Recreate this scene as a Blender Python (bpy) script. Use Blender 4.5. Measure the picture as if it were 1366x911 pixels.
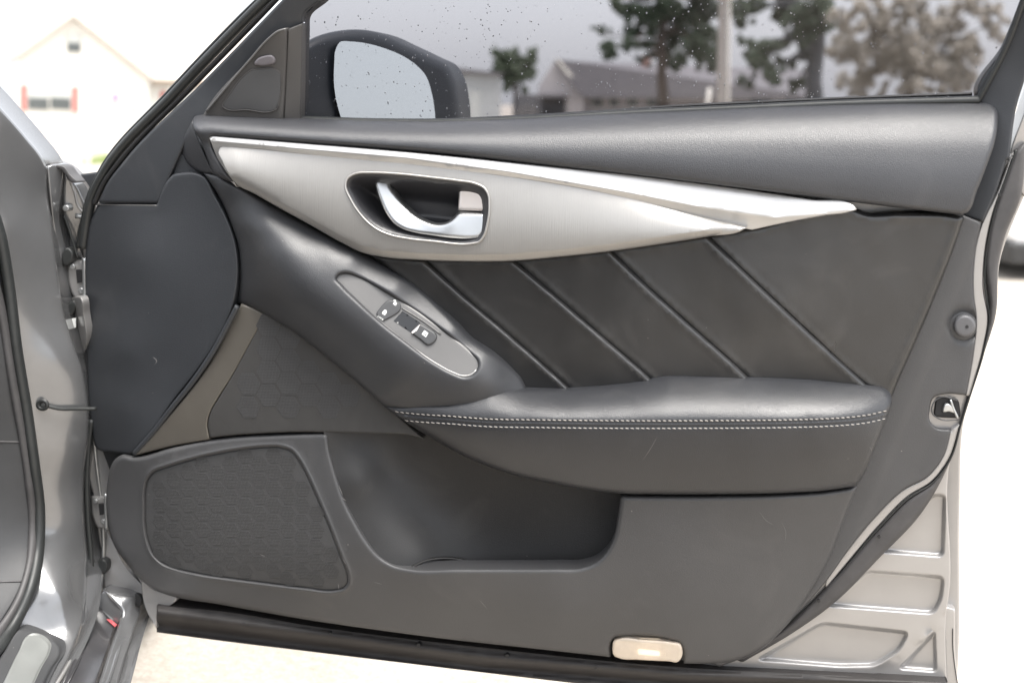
import bpy, bmesh, math, random
import numpy as np
from mathutils import Vector, Matrix
from mathutils.geometry import delaunay_2d_cdt

for o in list(bpy.data.objects):
    bpy.data.objects.remove(o)
random.seed(4); rng = np.random.default_rng(7)
S = bpy.context.scene

# ------------------------------------------------------------------ camera
PX_W, PX_H = 1366.0, 911.0
HFOV = math.radians(45.0)
FPX = PX_W / 2 / math.tan(HFOV / 2)
YAW, PITCH, DIST = math.radians(10.0), math.radians(10.9), 1.5
RV = np.array([math.cos(YAW), math.sin(YAW), 0.0])
FV = np.array([-math.sin(YAW) * math.cos(PITCH), math.cos(YAW) * math.cos(PITCH), -math.sin(PITCH)])
UV = np.cross(RV, FV)
CAM = np.array([0.0, 0.0, 0.70]) - FV * DIST
cd = bpy.data.cameras.new("camera"); cam = bpy.data.objects.new("camera", cd)
S.collection.objects.link(cam)
cd.sensor_width = 36.0; cd.lens = 18.0 / math.tan(HFOV / 2); cd.clip_start = 0.02; cd.clip_end = 1500
m3 = Matrix((RV, UV, -FV)).transposed()
cam.matrix_world = Matrix.Translation(Vector(CAM)) @ m3.to_4x4()
cd.dof.use_dof = True; cd.dof.focus_distance = 1.46; cd.dof.aperture_fstop = 4.4
S.camera = cam
S.render.resolution_x, S.render.resolution_y = 1024, 682

# ------------------------------------------------------------------ sky, sun, exposure
SUN_EL, SUN_AZ = math.radians(76), math.radians(130)      # azimuth measured from +Y towards +X
w = bpy.data.worlds.new("World"); S.world = w; w.use_nodes = True
nt = w.node_tree; nt.nodes.clear()
sky = nt.nodes.new('ShaderNodeTexSky'); sky.sky_type = 'NISHITA'; sky.sun_disc = False
sky.sun_elevation = SUN_EL; sky.sun_rotation = SUN_AZ
sky.air_density = 1.0; sky.dust_density = 4.0; sky.ozone_density = 1.0
hs = nt.nodes.new('ShaderNodeHueSaturation'); hs.inputs['Saturation'].default_value = 0.28
bg = nt.nodes.new('ShaderNodeBackground'); bg.inputs['Strength'].default_value = 0.15
wo = nt.nodes.new('ShaderNodeOutputWorld')
mxs = nt.nodes.new('ShaderNodeMix'); mxs.data_type = 'RGBA'; mxs.inputs[0].default_value = 0.6
mxs.inputs[7].default_value = (2.35, 2.42, 2.55, 1)              # even cloud cover over the clear sky
nt.links.new(sky.outputs[0], hs.inputs['Color']); nt.links.new(hs.outputs[0], mxs.inputs[6]); nt.links.new(mxs.outputs[2], bg.inputs[0]); nt.links.new(bg.outputs[0], wo.inputs[0])
sl = bpy.data.lights.new("sun", 'SUN'); sl.energy = 1.7; sl.angle = math.radians(36); sl.color = (1.0, 0.96, 0.9)
so = bpy.data.objects.new("sun", sl); S.collection.objects.link(so)
sdir = Vector((math.sin(SUN_AZ) * math.cos(SUN_EL), math.cos(SUN_AZ) * math.cos(SUN_EL), math.sin(SUN_EL)))
so.rotation_euler = (-sdir).to_track_quat('-Z', 'Y').to_euler(); so.location = (0, 0, 30)
S.view_settings.view_transform = 'Standard'; S.view_settings.look = 'None'
S.view_settings.gamma = 1.0; S.view_settings.use_curve_mapping = False
S.view_settings.exposure = 2.1
S.render.engine = 'CYCLES'

# ------------------------------------------------------------------ helpers
def rays(px, py):
    px = np.asarray(px, float); py = np.asarray(py, float)
    a = (px - PX_W / 2) / FPX; b = -(py - PX_H / 2) / FPX
    return FV + a[..., None] * RV + b[..., None] * UV
def W(px, py, h):
    """a point of the door: traced outline position, h millimetres in front of the door's sheet metal (plane Y = 0)"""
    d = rays(px, py); t = (-np.asarray(h, float) / 1000.0 - CAM[1]) / d[..., 1]
    return CAM + d * t[..., None]
def hermite(p0, p1, m0, m1, n):
    t = np.linspace(0, 1, n, endpoint=False)[:, None]
    return (2*t**3-3*t**2+1)*p0 + (t**3-2*t**2+t)*m0 + (-2*t**3+3*t**2)*p1 + (t**3-t**2)*m1
def curve(pts, step=3.0, closed=True):
    """smooth curve through points of dimension 2 or 3; a trailing 'c' marks a corner"""
    cor = [isinstance(p[-1], str) for p in pts]
    P = np.array([[float(v) for v in p if not isinstance(v, str)] for p in pts]); n = len(P)
    out = []
    segs = n if closed else n - 1
    def tang(i, outgoing):
        a, b = i - 1, i + 1
        if not closed:
            if i == 0: return (P[1] - P[0]) / max(np.linalg.norm(P[1] - P[0]), 1e-6)
            if i == n - 1: return (P[-1] - P[-2]) / max(np.linalg.norm(P[-1] - P[-2]), 1e-6)
        a %= n; b %= n
        d0 = max(np.linalg.norm(P[i] - P[a]), 1e-6); d1 = max(np.linalg.norm(P[b] - P[i]), 1e-6)
        if cor[i]:
            return (P[b] - P[i]) / d1 if outgoing else (P[i] - P[a]) / d0
        return ((P[b] - P[i]) / d1 * d0 + (P[i] - P[a]) / d0 * d1) / (d0 + d1)
    for i in range(segs):
        j = (i + 1) % n
        L = np.linalg.norm(P[j] - P[i]); k = max(1, int(round(L / step)))
        out.append(hermite(P[i], P[j], tang(i, True) * L, tang(j, False) * L, k))
    if not closed: out.append(P[-1:])
    return np.concatenate(out)
def seg_dist(X, poly, closed=True):
    A = poly; B = np.roll(poly, -1, 0)
    if not closed: A, B = A[:-1], B[:-1]
    res = np.empty(len(X))
    for s in range(0, len(X), 4000):
        x = X[s:s+4000, None, :]; ab = (B - A)[None]
        t = np.clip(((x - A) * ab).sum(-1) / np.maximum((ab**2).sum(-1), 1e-9), 0, 1)
        res[s:s+4000] = np.sqrt((((A + t[..., None] * ab) - x)**2).sum(-1).min(1))
    return res
def inside(X, poly):
    x, y = X[:, 0], X[:, 1]; c = np.zeros(len(X), bool); j = len(poly) - 1
    for i in range(len(poly)):
        xi, yi = poly[i]; xj, yj = poly[j]
        if yi != yj:
            c ^= ((yi > y) != (yj > y)) & (x < (xj - xi) * (y - yi) / (yj - yi) + xi)
        j = i
    return c
def tps(pts, lam=2.0):
    P = np.array(pts, float); X = P[:, :2] / 100.0; h = P[:, 2]; n = len(X)
    def U(r2): return 0.5 * r2 * np.log(r2 + 1e-12)
    K = U(((X[:, None] - X[None])**2).sum(-1)) + np.eye(n) * lam * 0.01
    Q = np.hstack([np.ones((n, 1)), X]); A = np.zeros((n+3, n+3)); A[:n, :n] = K; A[:n, n:] = Q; A[n:, :n] = Q.T
    s = np.linalg.solve(A, np.concatenate([h, np.zeros(3)]))
    def f(x, y):
        x = np.asarray(x, float); Z = np.stack([x / 100.0, np.asarray(y, float) / 100.0], -1).reshape(-1, 2)
        out = np.empty(len(Z))
        for q in range(0, len(Z), 8000):
            z = Z[q:q+8000]
            out[q:q+8000] = U(((z[:, None] - X[None])**2).sum(-1)) @ s[:n] + s[n] + z @ s[n+1:]
        return out.reshape(x.shape)
    return f
def flat(h): return lambda x, y: np.full(np.shape(x), float(h))
def sstep(a): a = np.clip(a, 0, 1); return a * a * (3 - 2 * a)

def wrinkle(seed, wl=(16, 40), n=14):
    r_ = np.random.default_rng(seed); k = 2 * math.pi / r_.uniform(*wl, n); a = r_.uniform(0, math.pi, n); p = r_.uniform(0, 6.28, n); w_ = r_.uniform(0.4, 1, n)
    def f(x, y):
        x = np.asarray(x, float)[..., None]; y = np.asarray(y, float)[..., None]
        return (np.sin((x * np.cos(a) + y * np.sin(a)) * k + p) * w_).sum(-1) / math.sqrt(n)
    return f
WR = wrinkle(5); WR2 = wrinkle(9, (45, 120))
COL = S.collection
def link(name, me, mat, parent):
    o = bpy.data.objects.new(name, me)
    if mat is not None: me.materials.append(mat)
    COL.objects.link(o)
    if parent is not None: o.parent = parent
    return o
def world_to_parent(V, parent):
    if parent is None: return V
    off = np.array(parent.location); p = parent.parent
    while p is not None: off = off + np.array(p.location); p = p.parent
    return V - off
def mesh(name, V, F, mat, parent=None, smooth=True, sharp_faces=None):
    V = world_to_parent(np.asarray(V, float), parent)
    me = bpy.data.meshes.new(name); me.from_pydata(V.tolist(), [], [list(map(int, f)) for f in F])
    me.polygons.foreach_set('use_smooth', [smooth] * len(me.polygons)); me.update()
    return link(name, me, mat, parent)
def pad(name, out, hf, mat, parent, bev=4.0, dep=3.0, back=14.0, grid=6.0, holes=(), extra=None, step=3.0, raw=False, proj=None, crown=None, lip=0.0):
    """solid trim piece: traced outline, depth field hf (mm), rounded edge bev px wide and dep mm deep, sides going back mm"""
    if not callable(hf): hf = tps(hf) if isinstance(hf, (list, tuple)) else flat(hf)
    pj = proj or W
    O = out if isinstance(out, np.ndarray) else curve(out, step)
    HL = [h if isinstance(h, np.ndarray) else curve(h, step) for h in holes]
    loops = [O] + HL
    def dist(X):
        d = seg_dist(X, O)
        for h in HL: d = np.minimum(d, seg_dist(X, h))
        return d
    def ok(X):
        m = inside(X, O)
        for h in HL: m &= ~inside(X, h)
        return m
    pts = []
    rings = [0.12, 0.3, 0.55, 0.8, 1.0] if bev > 0 else []
    for L in loops:
        t = np.roll(L, -1, 0) - np.roll(L, 1, 0); t /= np.maximum(np.linalg.norm(t, axis=1, keepdims=True), 1e-9)
        nrm = np.stack([-t[:, 1], t[:, 0]], 1)
        if rings:
            q = np.concatenate([L + sgn * nrm * r * bev for r in rings for sgn in (1, -1)])
            need = np.concatenate([np.full(len(L), r * bev * 0.96) for r in rings for sgn in (1, -1)])
            k1 = ok(q); q = q[k1]; need = need[k1]
            pts.append(q[dist(q) > need])
    lo, hi = O.min(0), O.max(0)
    gx, gy = np.meshgrid(np.arange(lo[0] + grid/2, hi[0], grid), np.arange(lo[1] + grid/2, hi[1], grid))
    gx = gx + (np.arange(gx.shape[0]) % 2)[:, None] * grid / 2
    G = np.stack([gx.ravel(), gy.ravel()], 1)
    G = G[ok(G)]; G = G[dist(G) > max(bev * 1.0 + grid * 0.35, grid * 0.4)]
    if extra is not None and len(extra):
        E = np.asarray(extra, float); E = E[ok(E)]; E = E[dist(E) > max(bev * 0.2, 0.6)]
        pts.append(E)
        if len(E) and len(G): 
            dm = np.full(len(G), 1e9)
            for s in range(0, len(G), 500):
                dm[s:s+500] = np.sqrt(((G[s:s+500, None] - E[None])**2).sum(-1).min(1))
            G = G[dm > grid * 0.45]
    pts.append(G)
    allp = np.concatenate(loops + pts)
    edges = []; k = 0
    for L in loops:
        edges += [(k + i, k + (i + 1) % len(L)) for i in range(len(L))]; k += len(L)
    r = delaunay_2d_cdt([Vector(p) for p in allp], edges, [], 0, 1e-4)
    V2 = np.array([(v.x, v.y) for v in r[0]]); F = np.array([list(f) for f in r[2] if len(f) == 3])
    cen = V2[F].mean(1); F = F[ok(cen)]
    a = V2[F[:, 1]] - V2[F[:, 0]]; b = V2[F[:, 2]] - V2[F[:, 0]]
    ar = a[:, 0] * b[:, 1] - a[:, 1] * b[:, 0]
    F = F[np.abs(ar) > 1e-6]; ar = ar[np.abs(ar) > 1e-6]
    F[ar > 0] = F[ar > 0][:, ::-1]
    h = hf(V2[:, 0], V2[:, 1])
    if bev > 0:
        d0 = dist(V2); d = np.clip(d0 / bev, 0, 1)
        if crown: h = h - crown[1] * (1 - np.clip(d0 / crown[0], 0, 1))**2 + 0.45 * WR(V2[:, 0], V2[:, 1]) * np.exp(-d0 / 12.0) + 0.25 * WR2(V2[:, 0], V2[:, 1])
        if lip: h = h + lip * np.exp(-((d0 - 6.5) / 4.0)**2)
        h = h - dep * (1 - np.sqrt(np.clip(1 - (1 - d)**2, 0, 1)))
    V3 = pj(V2[:, 0], V2[:, 1], h)
    cnt = {}
    for f in F:
        for i in range(3):
            e = (f[i], f[(i+1) % 3]); cnt[e] = cnt.get(e, 0) + 1
    bnd = [e for e in cnt if (e[1], e[0]) not in cnt]
    V = [V3]; FF = F.tolist(); n = len(V3)
    if back > 0 and bnd:
        ids = sorted({i for e in bnd for i in e}); mp = {}
        Bk = V3[ids].copy()
        if proj is None: Bk[:, 1] += back / 1000.0
        else: Bk = pj(V2[ids, 0], V2[ids, 1], h[ids] - back, True, V3[ids])
        if bev > 0:
            for q, i in enumerate(ids): mp[i] = n + q
            V.append(Bk)
            for (i, j) in bnd: FF.append([j, i, mp[i], mp[j]])
        else:
            m0 = {}
            for q, i in enumerate(ids): m0[i] = n + q; mp[i] = n + len(ids) + q
            V += [V3[ids], Bk]
            for (i, j) in bnd: FF.append([m0[j], m0[i], mp[i], mp[j]])
    return mesh(name, np.concatenate(V), FF, mat, parent)
def tube3(name, P, ra, rb, mat, parent, closed=False, nseg=10, axis=(0, -1, 0), cap=True):
    """swept oval section along 3D points: ra across, rb along the axis (metres)"""
    P = np.asarray(P, float); n = len(P); ax = np.array(axis, float)
    T = (np.roll(P, -1, 0) - np.roll(P, 1, 0)) if closed else np.gradient(P, axis=0)
    T /= np.maximum(np.linalg.norm(T, axis=1, keepdims=True), 1e-9)
    N = np.cross(T, ax); N /= np.maximum(np.linalg.norm(N, axis=1, keepdims=True), 1e-9)
    B = np.cross(N, T)
    ra = np.broadcast_to(ra, (n,)); rb = np.broadcast_to(rb, (n,))
    ang = np.arange(nseg) * 2 * math.pi / nseg
    V = (P[:, None] + N[:, None] * (np.cos(ang)[None, :, None] * ra[:, None, None]) + B[:, None] * (np.sin(ang)[None, :, None] * rb[:, None, None])).reshape(-1, 3)
    F = []
    for i in range(n if closed else n - 1):
        j = (i + 1) % n
        for k in range(nseg):
            l = (k + 1) % nseg
            F.append((i*nseg+k, i*nseg+l, j*nseg+l, j*nseg+k))
    if not closed and cap:
        F.append(tuple(range(nseg))[::-1]); F.append(tuple((n-1)*nseg + k for k in range(nseg)))
    o = mesh(name, V, F, mat, parent)
    me = o.data; bm = bmesh.new(); bm.from_mesh(me); bmesh.ops.recalc_face_normals(bm, faces=bm.faces); bm.to_mesh(me); bm.free()
    return o
def tube(name, pts, r, mat, parent, rb=None, closed=False, step=4.0, nseg=10):
    c = curve(pts, step, closed); P = W(c[:, 0], c[:, 1], c[:, 2])
    return tube3(name, P, r / 1000.0, (rb or r) / 1000.0, mat, parent, closed, nseg)
def bm_obj(name, bm, mat, parent=None, smooth=False, bevel=0.0, seg=2):
    if bevel > 0:
        bmesh.ops.bevel(bm, geom=list(bm.edges), offset=bevel, segments=seg, affect='EDGES', profile=0.6, clamp_overlap=True)
    me = bpy.data.meshes.new(name); bm.to_mesh(me); bm.free()
    if parent is not None:
        off = Vector(parent.location); p = parent.parent
        while p is not None: off += p.location; p = p.parent
        me.transform(Matrix.Translation(-off))
    me.polygons.foreach_set('use_smooth', [smooth] * len(me.polygons))
    return link(name, me, mat, parent)
def empty(name, loc, label, cat, group=None):
    o = bpy.data.objects.new(name, None); COL.objects.link(o); o.location = loc
    o['label'] = label; o['category'] = cat; o.empty_display_size = 0.1
    if group: o['group'] = group
    return o

# ------------------------------------------------------------------ materials
MATS = {}
def mat(name, col, rough=0.5, metal=0.0, spec=0.5, bump=None, vary=0.0, vscale=12.0, coat=0.0, rvar=0.0, specks=0.0, emit=None, sheen=0.0, streak=None):
    m = bpy.data.materials.new(name); m.use_nodes = True; t = m.node_tree; N = t.nodes; L = t.links
    b = N['Principled BSDF']; b.inputs['Roughness'].default_value = rough; b.inputs['Metallic'].default_value = metal
    b.inputs['Specular IOR Level'].default_value = spec; b.inputs['Coat Weight'].default_value = coat
    b.inputs['Coat Roughness'].default_value = 0.08; b.inputs['Base Color'].default_value = (*col, 1)
    if sheen: b.inputs['Sheen Weight'].default_value = sheen
    tc = N.new('ShaderNodeTexCoord')
    src = None
    if vary > 0:
        n = N.new('ShaderNodeTexNoise'); n.inputs['Scale'].default_value = vscale; n.inputs['Detail'].default_value = 6; n.inputs['Roughness'].default_value = 0.65
        L.new(tc.outputs['Object'], n.inputs['Vector'])
        r = N.new('ShaderNodeMapRange'); r.inputs[1].default_value = 0.3; r.inputs[2].default_value = 0.7
        r.inputs[3].default_value = 1 - vary; r.inputs[4].default_value = 1 + vary; L.new(n.outputs[0], r.inputs[0])
        mx = N.new('ShaderNodeVectorMath'); mx.operation = 'SCALE'; mx.inputs[0].default_value = col; L.new(r.outputs[0], mx.inputs['Scale'])
        src = mx.outputs[0]
        if rvar > 0:
            r2 = N.new('ShaderNodeMapRange'); r2.inputs[1].default_value = 0.3; r2.inputs[2].default_value = 0.7
            r2.inputs[3].default_value = rough - rvar; r2.inputs[4].default_value = rough + rvar; L.new(n.outputs[0], r2.inputs[0]); L.new(r2.outputs[0], b.inputs['Roughness'])
    if specks > 0:                                  # dust and lint caught in the grain
        v = N.new('ShaderNodeTexVoronoi'); v.inputs['Scale'].default_value = 75; v.inputs['Randomness'].default_value = 1
        L.new(tc.outputs['Object'], v.inputs['Vector'])
        c1 = N.new('ShaderNodeMath'); c1.operation = 'LESS_THAN'; c1.inputs[1].default_value = 0.055; L.new(v.outputs['Distance'], c1.inputs[0])
        sx = N.new('ShaderNodeSeparateColor'); L.new(v.outputs['Color'], sx.inputs[0])
        c2 = N.new('ShaderNodeMath'); c2.operation = 'LESS_THAN'; c2.inputs[1].default_value = 0.07; L.new(sx.outputs[0], c2.inputs[0])
        c3 = N.new('ShaderNodeMath'); c3.operation = 'MULTIPLY'; L.new(c1.outputs[0], c3.inputs[0]); L.new(c2.outputs[0], c3.inputs[1])
        c4 = N.new('ShaderNodeMath'); c4.operation = 'MULTIPLY'; c4.inputs[1].default_value = specks; L.new(c3.outputs[0], c4.inputs[0])
        # faint smears
        n2 = N.new('ShaderNodeTexNoise'); n2.inputs['Scale'].default_value = 9; n2.inputs['Detail'].default_value = 8; n2.inputs['Distortion'].default_value = 1.4
        L.new(tc.outputs['Object'], n2.inputs['Vector'])
        r3 = N.new('ShaderNodeMapRange'); r3.inputs[1].default_value = 0.56; r3.inputs[2].default_value = 0.78; r3.inputs[3].default_value = 0; r3.inputs[4].default_value = 0.045
        L.new(n2.outputs[0], r3.inputs[0])
        ad = N.new('ShaderNodeMath'); ad.operation = 'ADD'; L.new(c4.outputs[0], ad.inputs[0]); L.new(r3.outputs[0], ad.inputs[1])
        mc = N.new('ShaderNodeMix'); mc.data_type = 'RGBA'; L.new(ad.outputs[0], mc.inputs[0])
        if src is not None: L.new(src, mc.inputs[6])
        else: mc.inputs[6].default_value = (*col, 1)
        mc.inputs[7].default_value = (0.32, 0.30, 0.28, 1); src = mc.outputs[2]
    if src is not None: L.new(src, b.inputs['Base Color'])
    if bump:
        kind, scale, strength = bump[:3]
        if kind == 'leather':
            v = N.new('ShaderNodeTexVoronoi'); v.feature = 'DISTANCE_TO_EDGE'; v.inputs['Scale'].default_value = scale
            n = N.new('ShaderNodeTexNoise'); n.inputs['Scale'].default_value = scale * 0.7; n.inputs['Detail'].default_value = 3
            mp = N.new('ShaderNodeVectorMath'); mp.operation = 'ADD'
            sc = N.new('ShaderNodeVectorMath'); sc.operation = 'SCALE'; sc.inputs['Scale'].default_value = 0.5 / scale
            L.new(tc.outputs['Object'], n.inputs['Vector']); L.new(n.outputs['Color'], sc.inputs[0]); L.new(tc.outputs['Object'], mp.inputs[0]); L.new(sc.outputs[0], mp.inputs[1])
            L.new(mp.outputs[0], v.inputs['Vector'])
            mr = N.new('ShaderNodeMapRange'); mr.inputs[2].default_value = 0.25; L.new(v.outputs['Distance'], mr.inputs[0]); hsock = mr.outputs[0]
        elif kind == 'dots':
            v = N.new('ShaderNodeTexVoronoi'); v.inputs['Scale'].default_value = scale; v.inputs['Randomness'].default_value = 0.0
            L.new(tc.outputs['Object'], v.inputs['Vector'])
            mr = N.new('ShaderNodeMapRange'); mr.inputs[1].default_value = 0.2; mr.inputs[2].default_value = 0.42; L.new(v.outputs['Distance'], mr.inputs[0]); hsock = mr.outputs[0]
        elif kind == 'brush':
            mp = N.new('ShaderNodeMapping'); mp.inputs['Scale'].default_value = (1.0, 1.0, 90.0) if len(bump) < 4 else bump[3]
            n = N.new('ShaderNodeTexNoise'); n.inputs['Scale'].default_value = scale; n.inputs['Detail'].default_value = 4
            L.new(tc.outputs['Object'], mp.inputs[0]); L.new(mp.outputs[0], n.inputs['Vector']); hsock = n.outputs[0]
        else:
            n = N.new('ShaderNodeTexNoise'); n.inputs['Scale'].default_value = scale; n.inputs['Detail'].default_value = 5; n.inputs['Roughness'].default_value = 0.6
            L.new(tc.outputs['Object'], n.inputs['Vector']); hsock = n.outputs[0]
        bp = N.new('ShaderNodeBump'); bp.inputs['Strength'].default_value = strength; bp.inputs['Distance'].default_value = 0.0006 if kind != 'ground' else 0.01
        L.new(hsock, bp.inputs['Height']); L.new(bp.outputs[0], b.inputs['Normal'])
    if emit:
        b.inputs['Emission Color'].default_value = (*emit[0], 1); b.inputs['Emission Strength'].default_value = emit[1]
    MATS[name] = m
    return m
M = {}
M['leather'] = mat('black leather', (0.024, 0.025, 0.028), 0.36, spec=0.6, bump=('leather', 620, 0.22), vary=0.14, vscale=9, rvar=0.05, specks=0.25)
M['bolster'] = mat('black moulded leather', (0.026, 0.027, 0.030), 0.43, spec=0.6, bump=('leather', 640, 0.18), vary=0.12, vscale=9, rvar=0.04, specks=0.25)
M['quilt'] = mat('black quilted leather', (0.0185, 0.0185, 0.019), 0.33, spec=0.75, bump=('leather', 900, 0.12), vary=0.18, vscale=11, rvar=0.06, specks=0.2)
M['softpad'] = mat('soft dashboard vinyl', (0.034, 0.035, 0.039), 0.43, spec=0.6, bump=('leather', 520, 0.22), vary=0.08, vscale=8, specks=0.15)
M['plastic'] = mat('charcoal moulded plastic', (0.0585, 0.0585, 0.0605), 0.47, bump=('noise', 620, 0.42), vary=0.10, vscale=7, rvar=0.05, specks=0.5)
M['plastic_dark'] = mat('dark blue grey plastic', (0.030, 0.0325, 0.037), 0.5, bump=('noise', 620, 0.35), vary=0.10, vscale=7, specks=0.4)
M['sailplastic'] = mat('sail panel plastic', (0.055, 0.052, 0.05), 0.5, bump=('noise', 1500, 0.3), vary=0.08)
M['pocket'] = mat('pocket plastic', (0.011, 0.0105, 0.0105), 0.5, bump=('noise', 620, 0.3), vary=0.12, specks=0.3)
M['grille'] = mat('speaker grille plastic', (0.054, 0.054, 0.055), 0.62, bump=('noise', 1800, 0.4), vary=0.10, specks=0.4)
M['hexcell'] = mat('perforated grille cell', (0.042, 0.042, 0.043), 0.7, bump=('dots', 520, 0.9), vary=0.08)
M['fabric'] = mat('woven speaker cloth', (0.041, 0.040, 0.039), 0.8, bump=('dots', 700, 0.5), vary=0.10, specks=0.25)
M['bronze'] = mat('bronze grey trim', (0.115, 0.105, 0.09), 0.42, metal=0.25, bump=('noise', 1200, 0.2), vary=0.08)
M['metal'] = mat('brushed aluminium trim', (0.33, 0.32, 0.305), 0.36, metal=0.65, bump=('brush', 14, 0.28, (90.0, 1.0, 2.0)), vary=0.04, vscale=20)
M['metal_hi'] = mat('polished edge strip', (0.50, 0.495, 0.485), 0.28, metal=0.6, vary=0.02)
M['chrome'] = mat('satin chrome', (0.44, 0.45, 0.455), 0.28, metal=0.95, vary=0.03, vscale=30)
M['chrome_warm'] = mat('satin chrome lock knob', (0.80, 0.74, 0.70), 0.35, metal=0.6, vary=0.02)
M['blackgloss'] = mat('black handle cup', (0.030, 0.030, 0.033), 0.38, bump=('noise', 900, 0.15), vary=0.1)
M['switchplate'] = mat('satin grey switch plate', (0.12, 0.118, 0.116), 0.40, metal=0.3, bump=('noise', 1600, 0.12), vary=0.05)
M['lit_edge'] = mat('lit grey plate edge', (0.26, 0.255, 0.25), 0.4, metal=0.4, vary=0.04)  # paler than the plate: light on its upturned lip put into the colour
M['switch'] = mat('switch plastic', (0.040, 0.041, 0.043), 0.42, bump=('noise', 1600, 0.15), vary=0.06)
M['switchhole'] = mat('switch well', (0.012, 0.013, 0.015), 0.3, vary=0.1)
M['print'] = mat('white print', (0.8, 0.82, 0.8), 0.5, vary=0.02)
M['rubber'] = mat('black rubber seal', (0.022, 0.024, 0.024), 0.48, bump=('noise', 600, 0.25), vary=0.2, vscale=30, specks=0.3)
M['rubber_grey'] = mat('dusty rubber seal', (0.055, 0.053, 0.054), 0.55, bump=('noise', 700, 0.25), vary=0.2, vscale=25, specks=0.5)
M['sillseal'] = mat('brown black sill seal', (0.024, 0.0215, 0.021), 0.62, bump=('noise', 500, 0.2), vary=0.2, vscale=20, specks=0.4)
M['paint'] = mat('grey metallic paint', (0.19, 0.192, 0.196), 0.20, metal=0.55, coat=0.9, bump=('noise', 2600, 0.05), vary=0.05, vscale=18)
M['paint_in'] = mat('grey inner door paint', (0.36, 0.352, 0.346), 0.32, metal=0.5, coat=0.35, bump=('noise', 2600, 0.06), vary=0.05, vscale=10)
M['steel'] = mat('galvanised steel', (0.45, 0.46, 0.46), 0.35, metal=0.8, vary=0.15, vscale=60)
M['backing'] = mat('black backing', (0.012, 0.012, 0.013), 0.6, vary=0.1)
M['thread'] = mat('pale grey thread', (0.34, 0.315, 0.29), 0.7, vary=0.1, vscale=200)
M['white_knob'] = mat('grey rubber stop', (0.10, 0.10, 0.105), 0.45, bump=('noise', 900, 0.2), vary=0.1)
M['lens'] = mat('courtesy lamp lens', (0.88, 0.78, 0.66), 0.25, emit=((1.0, 0.80, 0.58), 0.03), bump=('brush', 20, 0.3, (60.0, 1.0, 1.0)), vary=0.06, vscale=60)
M['red'] = mat('red reflector tape', (0.42, 0.07, 0.08), 0.45, vary=0.1)
M['blackfilm'] = mat('glossy black sill film', (0.035, 0.034, 0.036), 0.22, coat=0.5, bump=('noise', 80, 0.05), vary=0.3, vscale=25, specks=0.8)
M['sillplate'] = mat('sill plate insert', (0.30, 0.31, 0.30), 0.35, metal=0.6, bump=('brush', 12, 0.06, (3.0, 90.0, 1.0)), vary=0.06)
M['cabin'] = mat('dark cabin trim', (0.035, 0.036, 0.038), 0.55, bump=('noise', 1200, 0.3), vary=0.15, specks=0.4)
M['housewall'] = mat('white painted siding', (0.80, 0.79, 0.74), 0.7, bump=('ground', 30, 0.02), vary=0.04, vscale=1)
M['housewall2'] = mat('tan painted wall', (0.42, 0.40, 0.40), 0.8, vary=0.06, vscale=1)
M['roofpale'] = mat('pale shingle roof', (0.42, 0.38, 0.34), 0.9, vary=0.12, vscale=3)
M['roofgrey'] = mat('grey shingle roof', (0.15, 0.145, 0.155), 0.9, vary=0.15, vscale=3)
M['shutter'] = mat('red shutter paint', (0.48, 0.15, 0.13), 0.5, vary=0.05)
M['pane'] = mat('house window pane', (0.10, 0.11, 0.11), 0.1, vary=0.1, vscale=1)
M['blind'] = mat('window blind', (0.5, 0.52, 0.5), 0.6, vary=0.05)
M['whitetrim'] = mat('white window trim', (0.7, 0.68, 0.62), 0.5, vary=0.03)
M['brown'] = mat('brown timber', (0.30, 0.22, 0.14), 0.7, vary=0.1)
M['bark'] = mat('tree bark', (0.075, 0.06, 0.05), 0.9, bump=('ground', 12, 0.5), vary=0.25, vscale=3)
M['bark_grey'] = mat('bluish grey bark', (0.06, 0.065, 0.075), 0.9, bump=('ground', 12, 0.5), vary=0.25, vscale=3)
M['leaf'] = mat('dark green leaves', (0.050, 0.075, 0.045), 0.6, vary=0.35, vscale=0.8)
M['leaf2'] = mat('mid green leaves', (0.075, 0.10, 0.06), 0.6, vary=0.3, vscale=0.8)
M['leaf_veil'] = mat('tan veil leaves', (0.38, 0.35, 0.30), 0.7, vary=0.25, vscale=0.8)  # pale tan carries the brownish veil of the pane in the leaf colour
M['pole'] = mat('weathered pole timber', (0.30, 0.28, 0.26), 0.8, vary=0.15, vscale=2)
M['whitecar'] = mat('white car paint', (0.80, 0.80, 0.80), 0.25, coat=0.8, vary=0.02)
M['tyre'] = mat('tyre rubber', (0.03, 0.03, 0.03), 0.7, vary=0.1)
M['grass'] = mat('bright grass', (0.26, 0.34, 0.10), 0.7, vary=0.2)
M['siding_dark'] = mat('dark garage opening', (0.06, 0.06, 0.065), 0.8, vary=0.1)

def glass_mat(name, tint, ior=1.5, gl=(1, 1, 1)):
    m = bpy.data.materials.new(name); m.use_nodes = True; t = m.node_tree; t.nodes.clear()
    o = t.nodes.new('ShaderNodeOutputMaterial'); mx = t.nodes.new('ShaderNodeMixShader')
    tr = t.nodes.new('ShaderNodeBsdfTransparent'); tr.inputs[0].default_value = (*tint, 1)
    g = t.nodes.new('ShaderNodeBsdfGlossy'); g.inputs['Roughness'].default_value = 0.01; g.inputs[0].default_value = (*gl, 1)
    f = t.nodes.new('ShaderNodeFresnel'); f.inputs[0].default_value = ior
    t.links.new(f.outputs[0], mx.inputs[0]); t.links.new(tr.outputs[0], mx.inputs[1]); t.links.new(g.outputs[0], mx.inputs[2]); t.links.new(mx.outputs[0], o.inputs[0])
    return m
M['glass'] = glass_mat('tinted window glass', (0.665, 0.66, 0.675), 1.3)
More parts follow.
